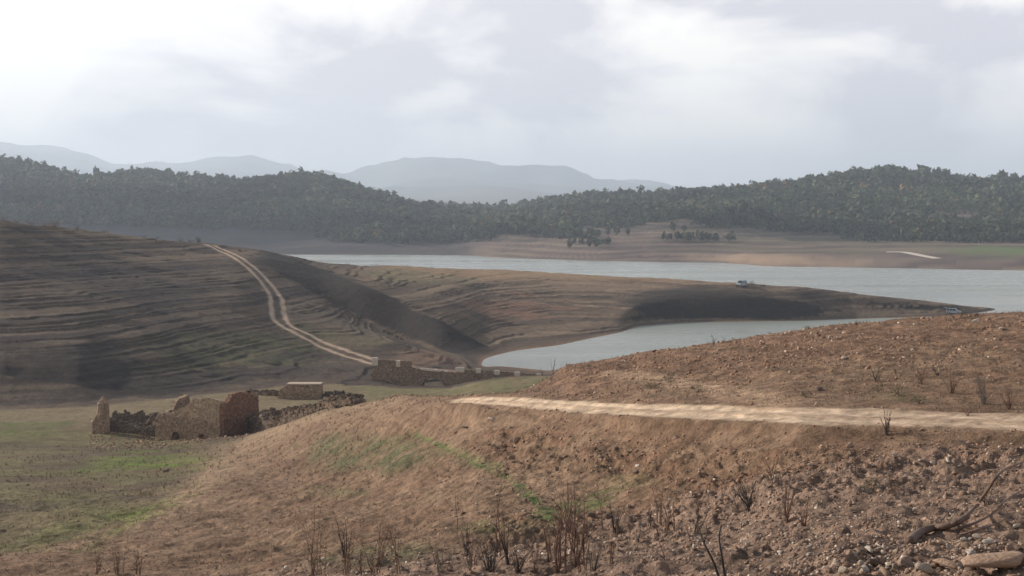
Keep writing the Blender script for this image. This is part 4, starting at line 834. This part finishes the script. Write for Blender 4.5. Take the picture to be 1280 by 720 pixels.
BIG = [  # px, py, half width px, tone, squash, label
 (1247,705,44,1,(1,.7,.45),'large flat pale topped boulder cut off by the bottom right corner'),
 (1212,690,15,3,(1,.8,.7),'rounded pale boulder at the left end of the corner boulders'),
 (1272,700,20,4,(1,.8,1.0),'dark upright boulder against the right edge of the corner'),
 (1135,702,17,2,(.9,.8,1.15),'blocky upright boulder left of the corner boulders'),
 (1180,705,18,1,(1.3,.8,.7),'long tan boulder between the blocky one and the corner slab'),
 (1160,712,13,3,(1.2,.8,.7),'pale stone at the frame bottom right of the blocky boulder'),
 (1105,714,11,1,(1.1,.8,.7),'tan stone at the frame bottom left of the blocky boulder'),
 (1225,672,8,3,(1.2,.8,.8),'pale grey stone above the left end of the corner slab'),
 (1262,684,12,1,(1.1,.8,.8),'tan boulder behind the corner slab at the right edge'),
 (1055,712,9,3,(1.1,.8,.7),'pale stone at the frame bottom well left of the corner'),
 (1236,676,9,5,(1,.8,.8),'cream stone just above the corner slab'),
 (1086,690,8,5,(1,.8,.8),'cream stone beside a dark hole left of the blocky boulder'),
 (1092,702,11,4,(1,.8,.7),'dark round stone below the cream stone'),
 (1012,692,7,5,(1,.8,.8),'small pale stone alone at the bottom right of centre'),
 (1118,572,8,3,(.7,.8,1.1),'pale upright stone on the bank below the road'),
 (1168,580,6,5,(1.2,.8,.7),'cream leaning stone right of the upright one'),
 (1185,577,4,5,(.8,.8,1.1),'small cream upright stone beside the leaning one'),
 (1200,583,4,3,(1,.8,.9),'rightmost of the small pale stones below the road'),
 (1143,578,5,1,(1,.8,.8),'tan stone between the upright and leaning stones'),
 (1014,581,5,3,(1.2,.8,.6),'flat pale stone alone on the middle of the bank'),
 (1062,556,7,1,(1.1,.8,.8),'light brown stone high on the bank below the road'),
 (1204,553,10,4,(1.2,.8,.6),'dark slab of earth just under the road edge'),
 (752,571,6,3,(1.3,.8,.6),'pale flat stone at the foot of the road bank'),
 (730,574,6,0,(1.2,.8,.6),'brown stone left of the pale one at the foot of the road bank'),
 (786,566,5,0,(1.2,.8,.7),'brown stone up the bank from the pale flat one'),
 (722,564,4,3,(1.3,.8,.6),'small pale stone above the brown one at the foot of the bank'),
 (615,523,6,3,(1.2,.8,.6),'pale stone below the narrow end of the road'),
 (583,533,6,4,(1.4,.8,.5),'dark clod on the slope below the narrow end of the road'),
 (794,589,6,4,(1.3,.8,.6),'dark brown stone at the right end of the bank foot'),
 (740,644,7,4,(1.2,.8,.7),'dark stone beside the small patch of grass in the gully'),
 (208,587,5,4,(1.8,.9,.5),'dark stone on the bright grass in front of the farmhouse'),
 (898,437,3,5,(1,.8,.8),'tiny white stone near the crest of the right slope'),
 (1252,409,7,3,(1.3,.8,.5),'pale slab near the crest at the right edge'),
 (1218,414,5,4,(1.3,.8,.5),'dark slab left of the pale slab near the crest'),
 (1214,431,3,5,(1,.8,.8),'small white stone on the stony patch of the right slope'),
 (1010,409,5,0,(1.3,.8,.5),'brown stone on the crest of the right slope'),
]
for k, (px_, py_, hw, tn, sq, lb) in enumerate(BIG):
    x, y, z = gnd(px_, min(py_+hw*.5, 719), 8); s_ = hw*y/F*(1.35 if k < 14 else 1.15)
    rock(x, y, z, s_, k % 10, tn, 1.3*k, lb, None, sq, .25)

# ---------------------------------------------------------------- dry shrubs and stems
M_twig = plain('dry_twig', (.15, .085, .06), vary=.3, scale=20); M_grey = plain('grey_twig', (.16, .13, .11), vary=.3, scale=20); M_dark = plain('charred_twig', (.045, .035, .03), vary=.3, scale=20)
M_olive = plain('olive_leaf', (.10, .105, .05), vary=.35, scale=6); M_rust = plain('rust_leaf', (.26, .12, .06), vary=.35, scale=6)
def twigs(seed, h, spread, stems, lean=0, r=.012, branch=3, segs=6, droop=0, fine=1):
    rr = random.Random(seed); mb = MB()
    for s_ in range(stems):
        a = rr.uniform(0, 6.3); sp = spread*rr.uniform(.2, 1); hh = h*rr.uniform(.55, 1); p = [rr.gauss(0, .04*h), rr.gauss(0, .04*h), -.05]; path = [list(p)]; bend = rr.uniform(-.25, .25)
        for k in range(segs):
            t = (k+1)/segs; p = [p[0]+math.cos(a+bend*k)*sp*h/segs*(.5+t)+lean*h/segs+rr.gauss(0, .012*h), p[1]+math.sin(a+bend*k)*sp*h/segs*(.5+t)+rr.gauss(0, .012*h), p[2]+hh/segs*(1-droop*t)]; path.append(list(p))
        mb.add(*tube(path, r*rr.uniform(.7, 1.2), r*.25, 4))
        for b_ in range(branch):
            k = rr.randint(1, segs-1); q = path[k]; a2 = a+rr.choice([-1, 1])*rr.uniform(.5, 1.4); ln = hh*rr.uniform(.12, .4)*(1-.5*k/segs); bp_ = [list(q)]
            for j in range(3):
                q = [q[0]+math.cos(a2)*ln*.25+rr.gauss(0, .02*h), q[1]+math.sin(a2)*ln*.25+rr.gauss(0, .02*h), q[2]+ln*.28]; bp_.append(q)
            mb.add(*tube(bp_, r*.45, r*.14, 3))
            if fine:
                q = bp_[2]; mb.add(*tube([q, [q[0]-math.cos(a2)*ln*.15, q[1]+math.sin(a2)*ln*.2, q[2]+ln*.2]], r*.3, r*.12, 3))
    return mb
def leaves(seed, n_, rad, h, size):
    r = np.random.default_rng(seed); v, f = [], []
    P = r.normal(size=(n_, 3)); P /= np.linalg.norm(P, axis=1)[:, None]; P *= r.uniform(.35, 1, (n_, 1))**.6; P[:, 2] = np.abs(P[:, 2]); P *= [rad, rad, h]
    P += .15*rad*np.sin(P[:, [1, 2, 0]]*7/rad)
    a = r.normal(size=(n_, 3)); a /= np.linalg.norm(a, axis=1)[:, None]; b_ = np.cross(a, r.normal(size=(n_, 3))); b_ /= np.linalg.norm(b_, axis=1)[:, None]; s_ = size*r.uniform(.6, 1.4, (n_, 1))
    Vv = np.stack([P-a*s_, P+b_*s_*.5, P+a*s_], 1).reshape(-1, 3); return Vv, np.arange(n_*3).reshape(-1, 3)
def shrub(px_, py_, hpx, kindm, label, wide=1.0, stems=9, name='dry_shrub', cat='shrub', r=None, lean=0, branch=3, leaf=None, dmin=9, group=None, dset=None, nleaf=160):
    if dset: x, y, z = at(px_, dset)
    else: x, y, z = gnd(px_, py_, dmin)
    h = hpx*y/F; seed = int(px_*13+py_*7); mb = twigs(seed, h, wide*.6, stems, lean, r or max(.006, min(.02, h*.017)), branch, 5)
    if leaf is None:
        o = mb.build(name, kindm, None, smooth=False); o.location = (x, y, z); o['label'] = label; o['category'] = cat
        if group: o['group'] = group
    else:
        o = empty(name, (x, y, z), 0, label, cat, group); mb.build('stem', kindm, o); v, f = leaves(seed, nleaf, h*wide*.5, h*.95, h*.075); link('foliage', raw_mesh('foliage', v, f), leaf, o)
    return o
# bottom edge, left to right; d is where each is rooted
for (px_, d, hpx, n_, w_, lb) in [
 (120, 34, 62, 3, .35, 'sparse pair of dry stems leftmost along the bottom edge'),
 (148, 33, 55, 4, .3, 'clump of straight dry stems second from the left along the bottom edge'),
 (172, 34, 48, 3, .3, 'short dry stems right of the leftmost clumps at the bottom edge'),
 (400, 25, 105, 4, .35, 'tall arching dry stems at the bottom edge left of centre'),
 (432, 24.5, 72, 5, .3, 'dense upright dry stems beside the tall arching ones'),
 (468, 25, 88, 6, .4, 'branching dry stems leaning apart left of centre'),
 (497, 27, 80, 2, .3, 'thin pair of slanting stems left of centre'),
 (393, 24, 55, 3, .25, 'short upright stems leftmost of the central clumps'),
 (452, 23.5, 50, 3, .4, 'low spreading stems at the bottom between two taller clumps')]:
    shrub(px_, 719, hpx*(.8 if px_ < 200 else 1), M_twig, lb, w_, n_+1, 'dead_plant', 'dead plant', r=.018 if px_ < 200 else .012, branch=8)
for (px_, py_, hpx, n_, w_, m_, lb) in [
 (573, 672, 66, 1, .1, M_twig, 'single thin upright stem on the brown slope at bottom centre'),
 (628, 696, 98, 3, .15, M_twig, 'two tall thin stems above the bottom centre rubble'),
 (700, 714, 125, 7, .25, M_twig, 'tallest group of reddish stems at the bottom centre'),
 (722, 708, 112, 6, .3, M_twig, 'slightly leaning reddish stems right of the tallest group'),
 (686, 703, 62, 4, .4, M_twig, 'short bushy stems left of the tallest group'),
 (752, 665, 60, 2, .2, M_twig, 'pair of thin stems beside the gully grass'),
 (765, 705, 42, 4, .5, M_twig, 'low reddish twigs right of the leaning stems'),
 (612, 714, 50, 12, .9, M_dark, 'dark tangled low shrub at the bottom centre'),
 (648, 716, 42, 10, .9, M_dark, 'dark tangled shrub right of the first at bottom centre'),
 (590, 708, 40, 7, .8, M_twig, 'low brown shrub left of the dark tangled ones'),
 (670, 716, 36, 8, .9, M_twig, 'low reddish shrub at the bottom right of the dark tangles'),
 (870, 668, 34, 8, .9, M_dark, 'spreading dark thorny shrub above the charred sticks'),
 (935, 640, 50, 9, .8, M_dark, 'dark gnarled leafless shrub right of centre on the rubble'),
 (922, 642, 34, 9, 1.0, M_grey, 'grey low shrub beside the gnarled one'),
 (985, 655, 66, 6, .5, M_twig, 'reddish upright shrub at the middle of the right rubble'),
 (1003, 658, 46, 7, .7, M_twig, 'low reddish shrub right of the upright one'),
 (965, 600, 40, 5, .7, M_twig, 'thin brown shrub on the earth bank'),
 (1108, 545, 38, 9, .55, M_dark, 'bare dark shrub standing on the outer edge of the dirt road'),
 (1103, 588, 24, 8, .8, M_twig, 'reddish shrub on the bank below the road shrub'),
 (1118, 620, 26, 7, .7, M_twig, 'small reddish shrub lower on the right bank'),
 (892, 431, 15, 6, .9, M_dark, 'small leafless shrub on the crest against the inlet water'),
 (905, 428, 10, 5, .9, M_dark, 'tiny leafless shrub right of the crest shrub'),
 (1152, 480, 30, 9, .8, M_twig, 'brown shrub on the slope just above the road'),
 (1190, 492, 32, 10, .9, M_twig, 'wide brown shrub at the right above the road'),
 (1230, 505, 42, 13, .9, M_grey, 'large greyish thicket above the road near the right edge'),
 (1262, 512, 34, 11, .9, M_twig, 'brown thicket touching the right edge above the road'),
 (1095, 478, 22, 8, 1.0, M_dark, 'dark bare shrub in the middle of the slope above the road'),
 (1120, 468, 16, 7, 1.0, M_twig, 'small brown shrub up the slope from the dark one'),
 (1172, 470, 18, 8, 1.1, M_dark, 'dark shrub high on the right slope'),
 (1210, 520, 18, 8, .9, M_twig, 'low brown shrub on the inner edge of the road at right')]:
    shrub(px_, py_, hpx, m_, lb, w_, n_)
for (px_, py_, hpx, w_, lf, lb) in [
 (815, 486, 11, 1.8, M_olive, 'low olive bush on the slope above the left stretch of road'),
 (838, 478, 10, 1.8, M_olive, 'olive bush uphill beside the first one'),
 (872, 490, 12, 1.9, M_olive, 'grey green bush just above the road at centre right'),
 (1125, 495, 16, 1.9, M_olive, 'yellow green bush on the verge above the road'),
 (1098, 490, 12, 1.8, M_olive, 'small green bush left of the yellow green one'),
 (1150, 505, 14, 1.8, M_olive, 'green bush right of the yellow green one'),
 (1008, 497, 10, 1.8, M_olive, 'lone low bush beside the end of the footpath'),
 (972, 414, 7, 2.6, M_olive, 'low dark green bush on the crest above the inlet'),
 (1009, 411, 5, 1.8, M_olive, 'round dark tuft on the crest right of the low bush'),
 (1090, 615, 17, 1.5, M_olive, 'small round green bush on the right rubble bank'),
 (1025, 633, 11, 1.5, M_olive, 'small green tuft among the rubble'),
 (933, 618, 14, 1.3, M_olive, 'dull green tuft beside the gnarled shrub')]:
    shrub(px_, py_, hpx, M_dark, lb, w_, 8, 'bush', 'bush', leaf=lf, nleaf=260)
WP = [(px, hp) for px, hp in zip(np.random.default_rng(4).uniform(395, 1270, 64), np.random.default_rng(5).uniform(16, 62, 64))]
for k, (px_, hp) in enumerate(WP):
    py_ = float(ip(px_, [(395, 712), (600, 690), (760, 668), (860, 640), (1000, 612), (1280, 590)]))+RNG.uniform(-12, 70); py_ = min(py_, 716)
    if px_ > 850: hp *= .6
    w5 = [b5 for a5, b5 in [(500, 'left of the bottom centre'), (600, 'at the bottom centre'), (690, 'around the tallest stems'), (800, 'right of the tallest stems'), (900, 'near the charred sticks'), (1000, 'around the gnarled shrub'), (1120, 'left of the fallen branch'), (9999, 'around the fallen branch')] if px_ < a5][0]
    tall = 'tall' if hp > 42 else ('short' if hp < 25 else 'knee high'); m5 = [M_twig, M_twig, M_grey, M_dark][k % 4]; cw = ['reddish', 'reddish', 'greyish', 'dark'][k % 4]
    low5 = 'on the lowest ground' if py_ > 690 else 'farther up'
    shrub(px_, py_, hp, m5, f'{tall} thin {cw} weed stalks {low5}, {w5}', .45, 2+k % 4, 'dry_weed', 'weed', group='thin dry weed stalks on the rubble')
# skyline tufts and bushes of the left hill
for (px_, hpx, w_, lf, lb) in [(4, 6, 3.0, M_rust, 'rust coloured scrub at the far left crest of the dark hill'), (22, 5, 3, M_rust, 'rust coloured scrub second from the left on the hill crest'), (40, 7, 2.4, M_rust, 'orange scrub clump on the left hill crest'),
  (56, 6, 2.4, M_rust, 'orange scrub right of the first clump on the crest'), (68, 10, 1.7, M_rust, 'tallest orange scrub at the end of the crest hedge'), (97, 6, 1.8, M_rust, 'isolated orange tuft on the left hill crest'),
  (130, 4, 2.6, M_olive, 'dark low bush under the crest of the left hill'), (195, 5, 3.2, M_olive, 'green scrub along the crest of the left hill'), (180, 4, 3, M_olive, 'dark scrub left of the green scrub on the crest'), (225, 5, 2.2, M_olive, 'dark scrub right of the green scrub on the crest'), (238, 5, 2.2, M_olive, 'dark scrub beside the upright bush on the crest'),
  (248, 9, .8, M_olive, 'small upright dark bush standing where the track meets the crest'),
  (436, 4, 3, M_olive, 'small bush at the left end of the peninsula crest'), (468, 4, 3.4, M_olive, 'low scrub on the left part of the peninsula crest'), (508, 4, 3.4, M_olive, 'low scrub on the middle of the peninsula crest'), (540, 3, 3, M_olive, 'thin scrub right on the peninsula crest'),
  (940, 8, 1.2, M_olive, 'dark bush on the brow right of the four wheel drive'), (955, 4, 1.4, M_olive, 'tiny dark bush on the brow further right of the vehicle'), (1203, 9, 1.3, M_olive, 'dark bush beside the car with the open tailgate')]:
    dd_ = float(np.interp(px_, PX, KD[16]))-1.0 if px_ < 900 else {940: 475, 955: 475, 1203: 470}[px_]
    shrub(px_, 0, hpx, M_dark, lb, w_, 8, 'bush', 'bush', leaf=lf, dset=dd_, nleaf=220, r=.03)
for (px_, py_, hpx, lb) in [(690, 462, 26, 'dry reed clump at the near tip of the inlet'), (704, 462, 20, 'dry reed clump right of the first at the inlet tip'), (678, 464, 12, 'short reeds at the bridge end of the inlet')]:
    shrub(px_, py_, hpx, M_grey, lb, .5, 5, 'reeds', 'reeds', dset=247, r=.035)
for (px_, d, s_, k, lb) in [(640, 1420, 1.1, 1, 'round tree at the left end of the terraced far bank'), (655, 1400, 1.0, 5, 'second tree from the left end of the terraced far bank'), (712, 1180, .8, 3, 'pale yellow bush low on the far bank'),
   (770, 1260, .9, 1, 'dark clump of trees on the middle of the far bank'), (785, 1250, .8, 6, 'tree right of the dark clump on the far bank'), (745, 1260, .7, 1, 'low tree left of the dark clump on the far bank'), (760, 1270, .8, 2, 'low crowned tree within the dark clump on the far bank'),
   (841, 1240, 1.0, 6, 'tall lone tree on the far bank knoll'), (856, 1240, .7, 1, 'lower tree beside the tall lone one on the knoll'), (915, 1230, .6, 5, 'small tree on the right of the far bank knoll'), (432, 1440, 1.0, 3, 'yellow autumn tree at the foot of the left wood')]:
    x, y, z = at(px_, d); tree(x, y, z, k, s_, lb, None, 'broadleaf_tree')
# charred sticks and the fallen branch
def stick(name, pts, r0, r1, m_, label, cat, forks=()):
    """pts: (px, d, height above ground)"""
    P = [np.array([*at(p, d)]) + [0, 0, h] for p, d, h in pts]; t = empty(name, tuple(P[0]), 0, label, cat)
    mb = MB(); mb.add(*tube(densify(P, 5), r0, r1, 7)); hang(mb.build('stem', m_, None, smooth=True), t)
    for fk, ra, rb in forks:
        P = [np.array([*at(p, d)]) + [0, 0, h] for p, d, h in fk]; mb = MB(); mb.add(*tube(densify(P, 5), ra, rb, 5)); hang(mb.build('branch', m_, None, smooth=True), t)
stick('charred_stick', [(906, 13.0, -.1), (893, 13.1, .18), (880, 13.2, .40), (872, 13.4, .58)], .016, .006, M_dark, 'charred leaning stick at the bottom right of centre', 'stick', [([(886, 13.15, .3), (878, 13.4, .42), (866, 13.6, .46)], .006, .002), ([(880, 13.2, .4), (884, 13.3, .52), (881, 13.3, .62)], .006, .002)])
stick('charred_stick', [(910, 13.2, -.1), (903, 13.2, .2), (899, 13.3, .42), (902, 13.4, .5)], .014, .006, M_dark, 'shorter charred upright stick right of the leaning one', 'stick')
Mb = plain('weathered_wood', (.16, .105, .08), vary=.35, scale=14, bump=.02)
def at_py(px, py, lift=0):
    x, y, z = gnd(px, py, 9); return np.array([x, y, z+lift])
def branch(pp, r0, r1): mb = MB(); mb.add(*tube(densify([at_py(a, b_, l) for a, b_, l in pp], 5), r0, r1, 7)); return mb
p0 = at_py(1140, 680, 0); fb_ = empty('fallen_branch', tuple(p0), 0, 'long dead branch lying on the rubble and reaching up to the right edge', 'branch')
for nm, pp, r0, r1 in [('stem', [(1136, 681, .03), (1150, 672, .06), (1165, 667, .07), (1187, 665, .08), (1210, 658, .14)], .065, .04), ('bough', [(1187, 665, .08), (1203, 660, .12), (1220, 652, .2), (1235, 645, .4), (1252, 640, .62), (1275, 630, .85), (1300, 620, 1.0)], .035, .012),
      ('bough', [(1195, 668, .05), (1215, 664, .08), (1240, 655, .15), (1262, 642, .25), (1290, 625, .3)], .022, .008), ('twig', [(1172, 666, .08), (1180, 660, .14), (1188, 655, .2)], .014, .004), ('twig', [(1222, 650, .25), (1240, 655, .2), (1262, 652, .25)], .012, .004), ('twig', [(1240, 645, .45), (1246, 640, .6), (1256, 636, .9)], .012, .004), ('twig', [(1200, 672, .04), (1225, 668, .06), (1250, 662, .1), (1270, 650, .12)], .016, .005)]:
    hang(branch(pp, r0, r1).build(nm, Mb, None, smooth=True), fb_)

# ---------------------------------------------------------------- grass
def blades(seed, n_, h, w_, lean):
    r = np.random.default_rng(seed); b0 = r.normal(0, .06, (n_, 2)); a = r.uniform(0, 6.3, n_); l = r.uniform(.2, 1, n_)*lean; hh = r.uniform(.5, 1, n_)*h
    B0 = np.stack([b0[:, 0]-w_*np.sin(a), b0[:, 1]+w_*np.cos(a), 0*a-.02], 1); B1 = np.stack([b0[:, 0]+w_*np.sin(a), b0[:, 1]-w_*np.cos(a), 0*a-.02], 1)
    T = np.stack([b0[:, 0]+np.cos(a)*l*hh, b0[:, 1]+np.sin(a)*l*hh, hh], 1); return np.stack([B0, B1, T], 1).reshape(-1, 3), np.arange(n_*3).reshape(-1, 3)
GB = [blades(s, 9, 1.0, .035, .9) for s in range(5)]
M_grass = plain('grass', (.2, .15, .08), rough=.8, vary=.25, attr=True)
def gd(p, d, y, x): return (1-look(rub, x, d))*(1-look(road, x, d))*.8*ss(-.35, .3, fbm(x/3, d/3, 3, 44))*(look(road, x, d) < .1)
x, d, z, p, y, g = vis_pts(42000, -120, 1400, 26, 175, gd, 21); x2, d2, z2, p2, y2, _ = vis_pts(9000, 500, 1400, 12, 60, lambda p, d, y, x: .12*(look(road, x, d) < .1), 22)
x, d, z = np.concatenate([x, x2]), np.concatenate([d, d2]), np.concatenate([z, z2]); n_ = len(x)
gc = look(col, x, d); t_ = g.random((n_, 1)); gc = gc*(.75+.5*t_); dry_ = (g.random(n_) < .3)[:, None]; gc = np.where(dry_, gc*1.25+[.03, .02, .005], gc)
v, f, c = scatter(GB, np.stack([x, d, z], 1), np.clip(d*.0022, .05, .30)*g.uniform(.6, 1.3, n_), g.uniform(0, 6.3, n_), gc)
link('dry_grass', raw_mesh('dry_grass', v, f, c), M_grass, kind='stuff', label='short dry grass and weeds covering the near slopes', category='grass')
